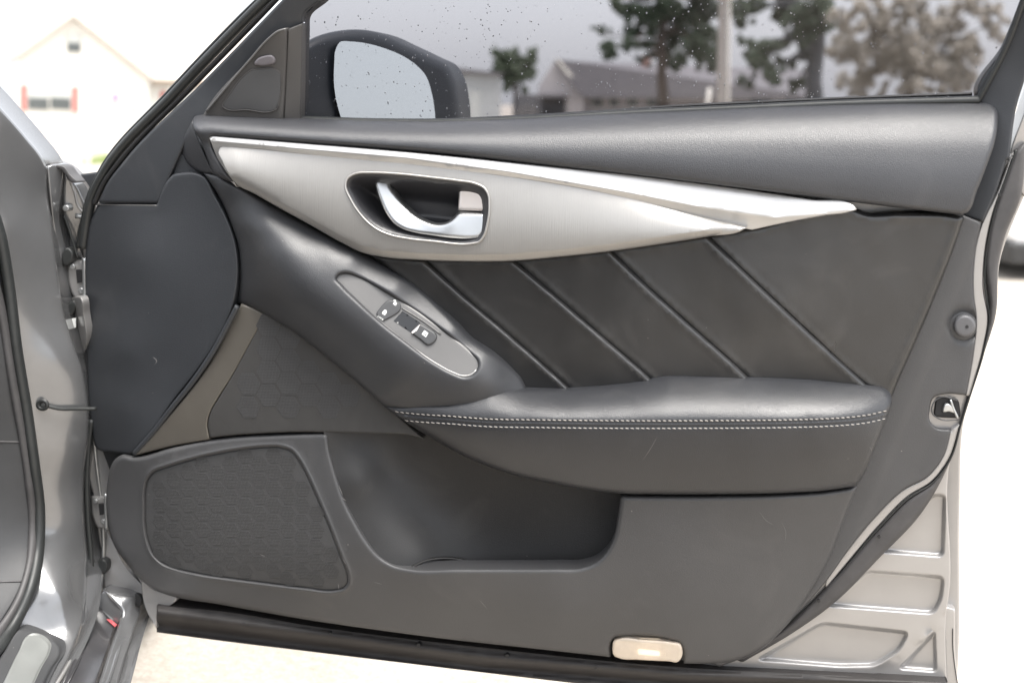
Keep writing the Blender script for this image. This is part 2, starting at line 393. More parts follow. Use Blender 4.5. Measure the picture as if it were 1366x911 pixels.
M['mirror'] = mat('mirror glass', (0.66, 0.69, 0.68), 0.02, metal=1.0)
M['drop'] = mat('rain drop', (0.62, 0.64, 0.66), 0.15, vary=0.05)
m = M['drop'].node_tree.nodes['Principled BSDF']; m.inputs['Alpha'].default_value = 0.8

def ground_mat():
    m = bpy.data.materials.new('pale concrete'); m.use_nodes = True; t = m.node_tree; N = t.nodes; L = t.links
    b = N['Principled BSDF']; b.inputs['Roughness'].default_value = 0.85
    tc = N.new('ShaderNodeTexCoord')
    n1 = N.new('ShaderNodeTexNoise'); n1.inputs['Scale'].default_value = 2.2; n1.inputs['Detail'].default_value = 7
    n2 = N.new('ShaderNodeTexNoise'); n2.inputs['Scale'].default_value = 55; n2.inputs['Detail'].default_value = 6; n2.inputs['Roughness'].default_value = 0.75
    v = N.new('ShaderNodeTexVoronoi'); v.inputs['Scale'].default_value = 130
    for x in (n1, n2, v): L.new(tc.outputs['Object'], x.inputs['Vector'])
    r = N.new('ShaderNodeValToRGB'); e = r.color_ramp.elements
    e[0].position = 0.36; e[0].color = (0.235, 0.205, 0.17, 1); e[1].position = 0.62; e[1].color = (0.42, 0.385, 0.34, 1)
    a = N.new('ShaderNodeMath'); a.operation = 'MULTIPLY_ADD'; a.inputs[1].default_value = 0.5; L.new(n1.outputs[0], a.inputs[0])
    h = N.new('ShaderNodeMath'); h.operation = 'MULTIPLY'; h.inputs[1].default_value = 0.5; L.new(n2.outputs[0], h.inputs[0]); L.new(h.outputs[0], a.inputs[2])
    L.new(a.outputs[0], r.inputs[0]); L.new(r.outputs[0], b.inputs['Base Color'])
    bp = N.new('ShaderNodeBump'); bp.inputs['Strength'].default_value = 0.5; bp.inputs['Distance'].default_value = 0.004
    L.new(v.outputs['Distance'], bp.inputs['Height']); L.new(bp.outputs[0], b.inputs['Normal'])
    return m
M['ground'] = ground_mat()

# ------------------------------------------------------------------ setting
g = mesh('ground', [(-700, -700, 0), (700, -700, 0), (700, 700, 0), (-700, 700, 0)], [(0, 1, 2, 3)], M['ground'], smooth=False)
g['kind'] = 'structure'

# ------------------------------------------------------------------ the door
door = empty('car_door', (-0.62, 0.02, 0.30), 'open grey front car door seen from inside, black leather trim and brushed metal strip', 'car door')
D = door

# sheet metal shell: inner skin with pressed recesses at the lower rear corner
def rounded(pts, r):
    P = np.array(pts, float); n = len(P); out = []
    for i in range(n):
        a, b, c = P[i-1], P[i], P[(i+1) % n]; u = a - b; v = c - b; lu, lv = np.linalg.norm(u), np.linalg.norm(v)
        k = min(r, lu * 0.45, lv * 0.45); p0 = b + u / lu * k; p1 = b + v / lv * k
        for t in np.linspace(0, 1, 6): out.append((1-t)**2 * p0 + 2*t*(1-t) * b + t*t * p1)
    out = np.array(out); res = []
    for i in range(len(out)):
        a, b = out[i], out[(i+1) % len(out)]; k = max(1, int(np.linalg.norm(b - a) / 3))
        for q in range(k): res.append(a + (b - a) * q / k)
    return np.array(res)
REC = [
    (rounded([(1243, 658), (1262, 659), (1259, 743), (1172, 736)], 9), 10),
    (rounded([(1156, 760), (1260, 768), (1257, 798), (1246, 819), (1100, 808)], 9), 10),
    (rounded([(1096, 829), (1214, 842), (1200, 868), (1168, 888), (1120, 889), (1008, 880)], 10), 9),
    (rounded([(1248, 840), (1250, 896), (1198, 892)], 7), 7),
]
rec_c = [p for p, _ in REC]
def shell_h(x, y):
    X = np.stack([np.ravel(x), np.ravel(y)], 1); h = -25.0 * sstep((960 - X[:, 0]) / 120)
    for c, (p, dpt) in zip(rec_c, REC):
        bb = ((X > c.min(0) - 8) & (X < c.max(0) + 8)).all(1); Xb = X[bb]
        dd = seg_dist(Xb, c); s = np.where(inside(Xb, c), dd, -dd)
        h[bb] -= dpt * sstep((s + 1.0) / 5.5)
    # shallow rib that curves round the corner
    rib = curve([(1266, 800), (1254, 829), (1206, 868), (1160, 893), (1100, 897)], 3, False)
    dd = seg_dist(X, rib, False); side = X[:, 1] + X[:, 0] * 0.75 > np.interp(X[:, 0], [1100, 1160, 1206, 1254, 1266], [897, 893, 868, 829, 806]) + X[:, 0] * 0.75
    h -= np.where(side, 2.5 * sstep(dd / 3.0), 0)
    return h.reshape(np.shape(x))
ex = []
for c in rec_c:
    t = np.roll(c, -1, 0) - np.roll(c, 1, 0); t /= np.linalg.norm(t, axis=1, keepdims=True); nn = np.stack([-t[:, 1], t[:, 0]], 1)
    sgn = 1 if inside((c + nn * 2)[:1], c)[0] else -1
    for q in (-4.5, -2.4, -1, 0.2, 1.4, 2.6, 3.8, 5.2, 7.5): ex.append(c + nn * q * sgn)
shell = pad('door_shell', [(126, 300, 'c'), (140, 700), (189, 780), (209, 836, 'c'), (600, 880), (900, 906), (1263, 915, 'c'), (1263, 812), (1266, 790), (1268, 610), (1283, 556), (1300, 500), (1318, 428), (1319, 322), (1346, 215), (1356, 200, 'c'), (1330, 220, 'c'), (1300, 255, 'c'), (700, 240), (330, 215), (240, 200), (170, 270)],
            shell_h, M['paint_in'], D, bev=2.0, dep=2, back=55, grid=9, extra=np.concatenate(ex))
pad('outer_skin', [(150, 320, 'c'), (190, 700), (195, 800), (212, 832, 'c'), (620, 890), (900, 915), (1277, 960, 'c'), (1277, 905), (1279, 860), (1280, 676), (1286, 560), (1312, 471), (1327, 423), (1334, 348), (1366, 262), (1392, 200, 'c'), (1312, 240, 'c'), (700, 235), (330, 230)],
    [(200, 400, -62), (1330, 300, -22), (1290, 560, -22), (1280, 900, -22), (700, 700, -75), (200, 820, -50), (900, 200, -60), (1100, 700, -60)], M['paint_in'], D, bev=3, dep=3, back=22, grid=16)
pad('drain_panel', [(1259, 808, 'c'), (1274, 812, 'c'), (1275, 880), (1278, 915, 'c'), (1262, 915, 'c')], -12, M['paint_in'], D, bev=2, dep=3, back=20, grid=6)
tube('hem_seam', [(1271, 838, -11), (1271, 860, -11), (1274, 890, -11), (1278, 915, -11)], 0.5, M['rubber'], D)
pad('trim_backing', [(124, 300, 'c'), (122, 560), (150, 640), (160, 720), (205, 778), (420, 815), (800, 860), (960, 872), (1060, 800), (1110, 720), (1185, 560), (1270, 310, 'c'), (1300, 190, 'c'), (700, 185), (330, 182), (270, 185), (215, 260, 'c'), (150, 275)], -14, M['backing'], D, bev=2, dep=1, back=4, grid=30)

# rubber seals round the shell
def strip_pad(name, outer, inner, h, m, parent=D, **k):
    return pad(name, list(outer) + list(inner)[::-1], h, m, parent, **k)
wseal = strip_pad('weather_seal', [(1368, 190, 'c'), (1362, 262), (1340, 318), (1333, 348), (1328, 422), (1313, 471), (1284, 562), (1276, 592), (1256, 640), (1230, 683), (1172, 745), (1114, 803), (1056, 845), (990, 884, 'c')],
    [(1354, 200, 'c'), (1338, 245), (1323, 290), (1314, 348), (1319, 422), (1312, 466), (1292, 528), (1280, 566), (1266, 612), (1244, 642), (1210, 666), (1176, 700), (1102, 782), (1050, 832), (980, 879, 'c')],
    [(1366, 200, 10), (1330, 330, 12), (1320, 440, 12), (1285, 560, 10), (1230, 660, 10), (1100, 795, 10), (1000, 878, 6)], M['rubber_grey'], bev=7, dep=9, back=16, grid=4)
for (x, y) in ((1172.6, 716), (1092, 801.5), (1334, 260)):
    p = [(x + 2.2 * math.cos(a), y + 2.2 * math.sin(a)) for a in np.arange(8) * math.pi / 4]
    pad('vent_hole', p, 14.0 if y > 300 else 13, M['backing'], wseal, bev=0, back=2, grid=3, step=1)
tube('seal_lip', [(1356, 200, 8), (1325, 290, 8), (1315, 345, 8), (1314, 385, 8), (1320, 424, 8), (1313, 466, 8), (1294, 528, 8), (1282, 566, 8), (1268, 612, 8), (1245, 643, 8), (1212, 664, 8), (1176, 700, 8), (1102, 786, 6), (1050, 834, 4)], 1.0, M['rubber'], D)

# edge trim (grey plastic closing panel along the rear edge of the door)
EDGE = [(1283, 286, 'c'), (1309, 297, 'c'), (1303, 326), (1299, 360), (1299, 392), (1303, 427), (1299, 470), (1289, 527, 'c'), (1258, 526), (1246, 530), (1240, 548), (1240, 560), (1248, 570), (1269, 573, 'c'), (1259, 608), (1237, 636), (1206, 653), (1168, 689), (1137, 726), (1102, 775), (1062, 820), (1010, 868), (960, 889, 'c'), (940, 880, 'c'), (1010, 850), (1060, 790), (1095, 735), (1135, 650), (1175, 540), (1230, 400)]
def edge_h(x, y):
    base = np.interp(np.asarray(x, float) + (np.asarray(y, float) - 360) * 0.40, [1250, 1284, 1290, 1330], [16, 15, 13, 10])
    X = np.stack([np.ravel(x), np.ravel(y)], 1)
    c = seg_dist(X, np.array([(1287, 434), (1288, 435)])).reshape(np.shape(x))
    base = base - 6 * sstep((25 - c) / 9.0)
    return base
etrim = pad('edge_trim', EDGE, edge_h, M['plastic'], D, bev=3, dep=4, back=16, grid=6)
pad('edge_flange', [(1346, 216, 'c'), (1330, 258), (1310, 298), (1302, 326), (1298, 360), (1298, 392), (1302, 427), (1298, 470), (1288, 528, 'c'), (1293, 528, 'c'), (1312, 462), (1318, 425), (1312, 385), (1313, 345), (1323, 290), (1339, 245), (1352, 205, 'c')], 7, M['paint_in'], D, bev=2, dep=2, back=10, grid=5)
pad('edge_flange', [(1268, 573, 'c'), (1258, 608), (1236, 636), (1205, 653), (1167, 689), (1136, 726), (1100, 776, 'c'), (1102, 784, 'c'), (1143, 735), (1175, 698), (1211, 662), (1244, 641), (1266, 610), (1280, 566, 'c')], 7, M['paint_in'], D, bev=2, dep=2, back=10, grid=5)
# rubber stop
def disc(name, x, y, r, h, m, parent, bev=2, dep=2, back=5, sx=1.0):
    p = [(x + sx * r * math.cos(a), y + r * math.sin(a)) for a in np.arange(16) * math.pi / 8]
    return pad(name, p, h, m, parent, bev=bev, dep=dep, back=back, grid=max(2.0, r / 4), step=2)
stop = disc('bump_stop', 1287, 435, 14.5, 18, M['white_knob'], D, bev=4, dep=3.5, back=12)
disc('stop_hole', 1290, 436, 2.2, 18.6, M['backing'], stop, bev=0, back=2)
disc('stop_collar', 1283, 435, 21, 9, M['plastic'], D, bev=7, dep=4, back=8)
# latch
latch = pad('door_latch', rounded([(1249, 529), (1279, 532), (1282, 558), (1245, 556)], 7), 4, M['backing'], D, bev=2, dep=2, back=12, grid=4)
pad('latch_claw', [(1262, 538), (1270, 541), (1273, 551), (1266, 549), (1258, 550)], 9, M['steel'], latch, bev=2, dep=2, back=5, grid=3, step=2)
tube('latch_rim', [(1278, 534, 8), (1254, 530, 8), (1246, 536, 9), (1244, 552, 9), (1254, 559, 8), (1278, 560, 8)], 0.8, M['plastic'], latch)
tube('latch_plate', [(1268, 533, 8), (1272, 545, 8), (1278, 558, 8)], 1.4, M['steel'], latch)

# sill seal along the bottom
def seal_h(x, y):
    t = (np.asarray(y, float) - np.interp(x, [209, 640, 910, 1264], [808, 868, 893, 908]))
    w_ = np.interp(x, [209, 640, 910, 1264], [35, 28, 26, 20])
    u = np.clip(t / w_, -0.3, 1.2)
    return 12 + 10 * np.sin(np.clip(u, 0, 1) * math.pi * 2) - 4 * u
ss = pad('sill_seal', [(209, 807, 'c'), (300, 815), (416, 834), (640, 862), (910, 889), (1060, 897), (1264, 908, 'c'), (1264, 940, 'c'), (900, 925), (768, 911), (640, 896), (416, 869), (300, 855), (209, 843, 'c')], seal_h, M['sillseal'], D, bev=2, dep=3, back=30, grid=4)
for x in (325, 440, 558, 676, 795):
    disc('seal_clip', x, 832 + (x - 325) * 0.122, 3.2, 20, M['backing'], ss, bev=1.5, dep=1.5, back=8)
pad('corner_bracket', [(189, 772, 'c'), (206, 786), (236, 800), (226, 808), (212, 814), (209, 838, 'c'), (198, 820), (191, 800)], [(195, 780, 2), (230, 802, 8), (205, 830, 6), (200, 800, 0)], M['paint_in'], D, bev=2, dep=2, back=20, grid=4)

# ---- window frame, seals and glass
sash = pad('window_frame', [(132, 271, 'c'), (140, 250), (167, 213), (267, 113), (377, 0), (420, -45, 'c'), (470, -45, 'c'), (428, 0), (405, 21), (404, 40), (402, 165, 'c'), (300, 170, 'c'), (262, 160, 'c'), (240, 208), (212, 272, 'c')],
    [(135, 268, 4), (210, 270, 14), (167, 213, 8), (240, 210, 18), (267, 113, 16), (377, 0, 34), (300, 160, 20), (400, 160, -2), (404, 40, 16), (430, 0, 24), (340, 60, 26)], M['plastic_dark'], D, bev=4, dep=4, back=25, grid=6)
tube('frame_seal', [(112, 330, -14), (116, 300, -12), (122, 268, -9), (141, 228, -6), (231, 127, 4), (351, 3, 20), (400, -45, 26)], 6.0, M['rubber'], D, rb=9)
tube('frame_seal', [(126, 272, -4), (140, 243, -2), (160, 216, 0), (258, 114, 8), (366, 2, 24), (410, -45, 30)], 3.2, M['backing'], D, rb=5)
tube('outer_frame_lip', [(106, 330, -30), (112, 295, -28), (120, 262, -24), (138, 224, -20), (227, 123, -10), (346, 0, 6), (395, -45, 12)], 3.2, M['rubber'], D, rb=8)
GL = [(405, 172, 'c'), (405, 21, 'c'), (428, -2, 'c'), (475, -50, 'c'), (1385, -50, 'c'), (1366, -6), (1343, 58), (1304, 150, 'c'), (800, 172)]
def glass_h(x, y): return -14 + (150 - np.asarray(y, float)) * 0.22
glass = pad('window_glass', GL, glass_h, M['glass'], D, bev=0, back=0, grid=60)
me = glass.data; bm = bmesh.new(); bm.from_mesh(me)
geo = bmesh.ops.extrude_face_region(bm, geom=list(bm.faces)); bmesh.ops.translate(bm, verts=[v for v in geo['geom'] if isinstance(v, bmesh.types.BMVert)], vec=(0, 0.004, 0))
bmesh.ops.recalc_face_normals(bm, faces=bm.faces); bm.to_mesh(me); bm.free()
me.polygons.foreach_set('use_smooth', [False] * len(me.polygons))
tube('belt_seal', [(398, 160, -6), (476, 163, -6), (580, 164, -6), (700, 160, -6), (866, 151, -6), (1000, 145, -6), (1108, 140, -6), (1306, 134, -6)], 5.0, M['rubber'], D, rb=6)
tube('belt_seal', [(618, 160, -22), (700, 156, -22), (800, 150, -24), (900, 143, -26), (1000, 138, -26), (1108, 133, -26), (1296, 126, -26)], 2.4, M['rubber'], D, rb=5)
# rear window frame (B-pillar side)
pad('rear_frame_trim', [(1420, -60, 'c'), (1400, -10), (1366, 110), (1358, 135), (1346, 215, 'c'), (1343, 214, 'c'), (1327, 262), (1312, 297, 'c'), (1284, 288, 'c'), (1312, 200), (1318, 150), (1308, 140), (1304, 128), (1342, 59), (1366, 0), (1385, -60, 'c')],
    [(1390, -40, 34), (1345, 60, 8), (1306, 135, -6), (1366, 100, 10), (1340, 180, 8), (1300, 290, 8), (1330, 110, 2), (1380, 20, 24)], M['plastic_dark'], D, bev=4, dep=4, back=22, grid=6)
tube('glass_run', [(1304, 136, -8), (1343, 60, 8), (1367, -4, 22), (1385, -50, 32)], 3.5, M['rubber'], D, rb=6)
pad('rear_frame', [(1420, -20, 'c'), (1390, 80), (1366, 150), (1346, 218), (1346, 222, 'c'), (1366, 262), (1395, 180), (1440, 0, 'c')], [(1400, 40, 10), (1360, 220, -6), (1390, 150, -2)], M['paint_in'], D, bev=3, dep=3, back=40, grid=8)

# raindrops on the outside of the pane
bm = bmesh.new()
nd = 0
while nd < 800:
    x = random.uniform(408, 1338); y = random.uniform(0, 158)
    if x > 1110 and random.random() < 0.6: continue
    if not inside(np.array([[x, y]]), np.array([(405, 160), (405, 21), (428, 0), (1364, 0), (1304, 128), (900, 148), (600, 160)]))[0]: continue
    r = random.choice([0.35, 0.45, 0.5, 0.6, 0.75, 1.05]) / 1000
    p = W(x, y, glass_h(x, y) - 4.6); p[1] += 0.0003
    mtx = Matrix.Translation(Vector(p)) @ Matrix.Diagonal((r, r * 0.5, r * random.uniform(0.9, 1.5), 1))
    bmesh.ops.create_icosphere(bm, subdivisions=1, radius=1.0, matrix=mtx); nd += 1
rd = bm_obj('raindrops', bm, M['drop'], glass, smooth=True); rd['kind'] = 'stuff'

# ---- sail panel with tweeter
sail_h = tps([(273, 150, 24), (333, 82, 30), (372, 42, 36), (377, 155, 14), (384, 40, 30), (330, 130, 24), (400, 155, 4), (402, 40, 22)])
sail = pad('sail_panel', [(268, 160, 'c'), (274, 148), (333, 79), (360, 49), (372, 40), (384, 37, 'c'), (382, 100), (378, 168, 'c')], lambda x, y: sail_h(x, y) + 3, M['sailplastic'], D, bev=3.5, dep=4, back=12, grid=5)
pad('division_post', [(384, 39, 'c'), (404, 31, 'c'), (401, 168, 'c'), (378, 168, 'c')], lambda x, y: sail_h(x, y) + 1, M['sailplastic'], D, bev=2, dep=3, back=14, grid=5)
TW = [(296, 142), (303, 131), (327, 100), (335, 94), (344, 93), (366, 93), (374, 98), (375, 110), (372, 138), (370, 145), (362, 149), (330, 147), (300, 145)]
pad('tweeter_grille', TW, lambda x, y: sail_h(x, y) + 5, M['grille'], sail, bev=2, dep=1.5, back=4, grid=5)
tc_ = curve(TW + [TW[0]], 4, False)
c3 = np.column_stack([tc_, sail_h(tc_[:, 0], tc_[:, 1]) + 4.5])
tube('tweeter_rim', c3[:-1], 0.7, M['sailplastic'], sail, closed=True)
ov = [(339, 86), (343, 79), (352, 75), (364, 75), (367, 79), (366, 85), (360, 87), (345, 88)]
pad('indicator_cap', ov, lambda x, y: sail_h(x, y) + 7, mat('lilac grey cap', (0.14, 0.13, 0.14), 0.4, vary=0.03), sail, bev=3, dep=2.5, back=4, grid=3, step=2)
tube('sail_highlight', [(275, 149, 29), (333, 80.5, 35), (360, 50.5, 39), (371, 42, 40), (382, 39, 38)], 1.3, M['switchplate'], sail)  # paler bead that paints the highlight line along the sail panel's edge

# ---- outside mirror (seen through the pane)
def mir_h(x, y): return -70 - (np.asarray(x, float) - 446) * 1.25 + (np.asarray(y, float) - 100) * 0.16
mir = pad('mirror_housing', [(396, 64, 'c'), (420, 50), (455, 41), (492, 41), (515, 47), (539, 58), (575, 75), (598, 87), (608, 104), (614, 130), (617, 190, 'c'), (396, 190, 'c')], lambda x, y: mir_h(x, y) - 6, mat('dark blue mirror shell', (0.005, 0.008, 0.012), 0.45, vary=0.05), D, bev=14, dep=26, back=60, grid=7)
pad('mirror_glass', [(453, 57), (470, 56), (492, 59), (516, 66), (539, 76), (556, 88), (567, 100), (576, 125), (580, 150), (581, 200, 'c'), (478, 200, 'c'), (460, 170), (450, 140), (446, 117), (446, 84), (448, 66)], lambda x, y: mir_h(x, y) + 2, M['mirror'], mir, bev=0, back=4, grid=12)
print('part A done')

# ------------------------------------------------------------------ trim panels of the door
# shared edges
TRIM_BOT = [(314, 245), (340, 259), (375, 279), (415, 301), (456, 324), (483, 337), (510, 343), (560, 347), (620, 349), (680, 348.5), (745, 343), (810, 336), (880, 326), (943, 316), (996, 304)]
# upper soft pad along the window
UT = np.array([(255, 152), (262, 152), (274, 150), (330, 153), (398, 157), (476, 160.5), (580, 162), (700, 158), (800, 152.5), (900, 148.5), (1000, 144), (1108, 140), (1250, 136.5), (1306, 134.5), (1340, 134)], float)
UB = np.array([(255, 181), (280, 181.5), (398, 191), (583, 205), (730, 221), (866, 236), (1013, 254), (1145, 271), (1284, 287), (1340, 293)], float)
def prof(t, xs, ys):
    xs = np.array(xs, float); ys = np.array(ys, float); m = np.gradient(ys, xs)
    t = np.clip(t, xs[0], xs[-1]); i = np.clip(np.searchsorted(xs, t) - 1, 0, len(xs) - 2)
    hh = xs[i+1] - xs[i]; u = (t - xs[i]) / hh
    return (2*u**3-3*u**2+1)*ys[i] + (u**3-2*u**2+u)*hh*m[i] + (-2*u**3+3*u**2)*ys[i+1] + (u**3-u**2)*hh*m[i+1]
def upad_h(x, y):
    x = np.asarray(x, float); y = np.asarray(y, float)
    t = (y - np.interp(x, UT[:, 0], UT[:, 1])) / (np.interp(x, UB[:, 0], UB[:, 1]) - np.interp(x, UT[:, 0], UT[:, 1]))
    h = prof(t, [-0.1, 0.0, 0.12, 0.30, 0.55, 0.8, 1.0, 1.3], [-8, 4, 24, 43, 56, 61, 60, 56])
    return h - 10 * sstep((x - 1180) / 160) 
pad('upper_pad', [(257, 166), (258, 158), (262, 152), (274, 150), (330, 153), (398, 157), (476, 160.5), (580, 162), (700, 158), (800, 152.5), (900, 148.5), (1000, 144), (1108, 140), (1250, 136.5), (1306, 134.5), (1322, 137), (1330, 147), (1331, 162), (1327, 190), (1317, 220), (1303, 256), (1291, 283), (1283, 287, 'c'), (1145, 271), (1013, 254), (866, 236), (730, 221), (583, 205), (398, 191), (283, 183, 'c'), (284, 192), (300, 224), (316, 246, 'c'), (300, 240), (284, 232, 'c'), (268, 190)],
    upad_h, M['softpad'], D, bev=6, dep=9, back=50, grid=5)
pad('pad_end_cap', [(257, 160, 'c'), (246, 180), (237, 192), (241, 205), (264, 229), (286, 233, 'c'), (270, 198), (260, 172)], [(257, 162, 30), (238, 193, 10), (242, 206, 12), (265, 230, 22), (284, 232, 34), (262, 180, 34)], M['softpad'], D, bev=4, dep=6, back=20, grid=4)
pad('corner_filler', [(241, 203, 'c'), (268, 232, 'c'), (230, 233, 'c')], 12, M['plastic_dark'], D, bev=2, dep=2, back=12, grid=4)

# ---- brushed metal strip: bright upper blade and main panel
main_up = [(307, 193), (398, 201), (543, 215), (620, 223), (680, 232), (740, 240.5), (794, 251), (850, 265), (908, 281), (960, 294), (994, 302)]
def blade_h(x, y):
    x = np.asarray(x, float); y = np.asarray(y, float)
    fold = np.interp(x, [280, 398, 543, 680, 832, 928, 1034, 1100, 1143], [188, 198.5, 211, 229.5, 256, 275, 290.5, 285, 280])
    return 62 - 0.10 * np.clip(fold - y, -3, 40) * 1.0 + np.where(y > fold, -10 * (1 - np.exp(-np.clip(y - fold, 0, 60) * 0.075)), -(fold - y) * 0.30)
foldc = curve([(290, 188.5), (398, 198.5), (543, 211), (680, 229.5), (832, 256), (928, 275), (1034, 290.5), (1100, 285)], 5, False)
pad('trim_blade', [(279, 184, 'c'), (282, 181.5, 'c'), (398, 191), (543, 203), (620, 210.5), (700, 219), (870, 237), (1004, 254.5), (1080, 266), (1141, 276.5), (1143, 279), (1136, 282), (1099, 288), (1050, 297), (1003, 307, 'c'), (985, 304), (908, 286), (794, 256), (680, 237), (543, 221), (398, 207), (320, 200), (302, 204), (303, 218), (312, 238), (316, 250, 'c'), (306, 240), (292, 216)],
    blade_h, M['metal_hi'], D, bev=1.5, dep=1.5, back=24, grid=5, extra=np.concatenate([foldc, foldc + [0, 1.0], foldc - [0, 1.0]]))
HB = [(461, 246), (463, 239), (469, 234), (478, 231), (490, 230.5), (530, 232), (577, 237), (610, 241), (634, 245), (646, 251), (651.5, 260), (653, 276), (650, 300), (645, 316), (639, 323), (630, 325), (577, 322), (545, 318.5), (516, 312), (500, 304), (489, 295), (477, 281), (469, 268)]
def trim_h(x, y):
    x = np.asarray(x, float); y = np.asarray(y, float)
    yb = np.interp(x, [p[0] for p in TRIM_BOT], [p[1] for p in TRIM_BOT]); yt = np.interp(x, [p[0] for p in main_up], [p[1] for p in main_up])
    v = (y - yt) / np.maximum(yb - yt, 4)
    ch = np.clip((9 - (yb - y)) / 9, 0, 1)
    return 57 + 14 * np.sin(np.clip(v, 0, 1) * math.pi * 0.62) - 4.5 * ch
fl = curve([(p[0], p[1] - 9) for p in TRIM_BOT[2:-1]], 5, False)
trim = pad('trim_panel', [(291, 203), (293, 197), (299, 193), (307, 193, 'c')] + main_up[1:-1] + [(992, 301), (997, 303), (993, 306)] + [(p[0], p[1]) for p in TRIM_BOT[-2::-1]] + [(303, 230), (296, 215)],
    trim_h, M['metal'], D, bev=2.0, dep=1.6, back=26, grid=5, holes=[HB], extra=np.concatenate([fl, fl + [0, 1.2], fl - [0, 1.2]]))
hbc = curve(HB, 3); hz = trim_h(hbc[:, 0], hbc[:, 1])
P3 = W(hbc[:, 0], hbc[:, 1], hz + 0.8)
tube3('handle_bezel', P3, 0.0015, 0.0022, M['metal'], D, closed=True)
# recessed cup behind the handle
def cup_h(x, y):
    X = np.stack([np.ravel(x), np.ravel(y)], 1); d = seg_dist(X, hbc).reshape(np.shape(x))
    return 62 - 44 * sstep(d / 34.0)
pad('handle_cup', hbc, cup_h, M['blackgloss'], D, bev=0, back=0, grid=3.5)
lev = pad('door_handle', [(500, 243), (502, 238), (510, 236.5), (519, 237.5), (521, 246), (529, 259), (540, 272), (552, 284), (566, 293), (580, 298), (594, 297), (604, 291), (611, 282.5, 'c'), (650, 283.5, 'c'), (649, 300), (645, 313), (640, 318), (630, 319.5), (604, 318.5), (577, 315), (553, 311), (537, 306), (525, 298), (515, 285), (507, 268), (502, 254)],
    [(505, 238, 46), (519, 239, 42), (507, 262, 54), (525, 256, 46), (520, 285, 58), (545, 282, 50), (540, 304, 62), (575, 300, 60), (560, 292, 55), (577, 313, 64), (605, 300, 62), (612, 285, 56), (645, 290, 56), (640, 316, 60), (610, 316, 63), (530, 272, 50)], M['chrome'], D, bev=6, dep=5, back=9, grid=3.5)
pad('lock_knob', [(614, 252), (618, 249.5), (630, 250), (642, 254), (648, 261), (650, 272), (650, 282, 'c'), (611, 281, 'c'), (612, 264)], [(615, 252, 46), (648, 262, 52), (612, 280, 50), (648, 280, 55)], M['chrome_warm'], D, bev=4, dep=3.5, back=12, grid=4)

# ---- quilted leather inserts
def quilt(pts, base, label=None, **k):
    o = pad('quilted_panel', pts, base, M['quilt'], D, bev=k.pop('bev', 5.5), dep=k.pop('dep', 6), back=18, grid=5, crown=(18, 2.6), lip=1.8)
    return o
qh = [(560, 360, 46), (700, 355, 46), (950, 320, 46), (1140, 290, 46), (1280, 292, 40), (700, 520, 44), (1000, 500, 44), (1190, 520, 38), (1240, 400, 38), (850, 420, 49), (1050, 400, 48)]
qf = tps(qh, 6.0)
def pleat(c0, c1):        # each insert rises towards its upper seam and laps over the next one
    def f(x, y):
        c = np.asarray(x, float) * 0.64 - np.asarray(y, float) * 0.77
        return qf(x, y) + 7.0 * np.clip((c - c0) / (c1 - c0), 0, 1.05)**1.5
    return f
LAP = 6.5
def leftside(pts): return [(p[0] - LAP, *p[1:]) for p in pts]
quilt([(488, 338, 'c'), (565, 345, 'c'), (620, 395), (681, 447), (760, 517), (790, 545, 'c'), (700, 560, 'c'), (600, 440), (540, 380)], pleat(40, 96))
quilt(leftside([(565, 343, 'c')]) + [(684, 345, 'c'), (740, 393), (800, 445), (868, 504), (910, 545, 'c')] + leftside([(790, 545, 'c'), (760, 517), (681, 447), (620, 395)]), pleat(96, 172))
quilt(leftside([(684, 345, 'c')]) + [(813, 332, 'c'), (870, 387), (930, 441), (998, 502), (1040, 545, 'c')] + leftside([(910, 545, 'c'), (868, 504), (800, 445), (740, 393)]), pleat(172, 264))
quilt(leftside([(813, 332, 'c')]) + [(943, 313, 'c'), (1000, 368), (1080, 443), (1160, 516), (1185, 540, 'c')] + leftside([(1040, 545, 'c'), (998, 502), (930, 441), (870, 387)]), pleat(264, 362))
quilt(leftside([(943, 313, 'c')]) + [(1003, 303), (1143, 279), (1150, 282), (1200, 283), (1276, 287), (1286, 290), (1283, 300), (1242, 409), (1191, 527), (1186, 540, 'c')] + leftside([(1160, 516), (1080, 443), (1000, 368)]), qf, bev=6)

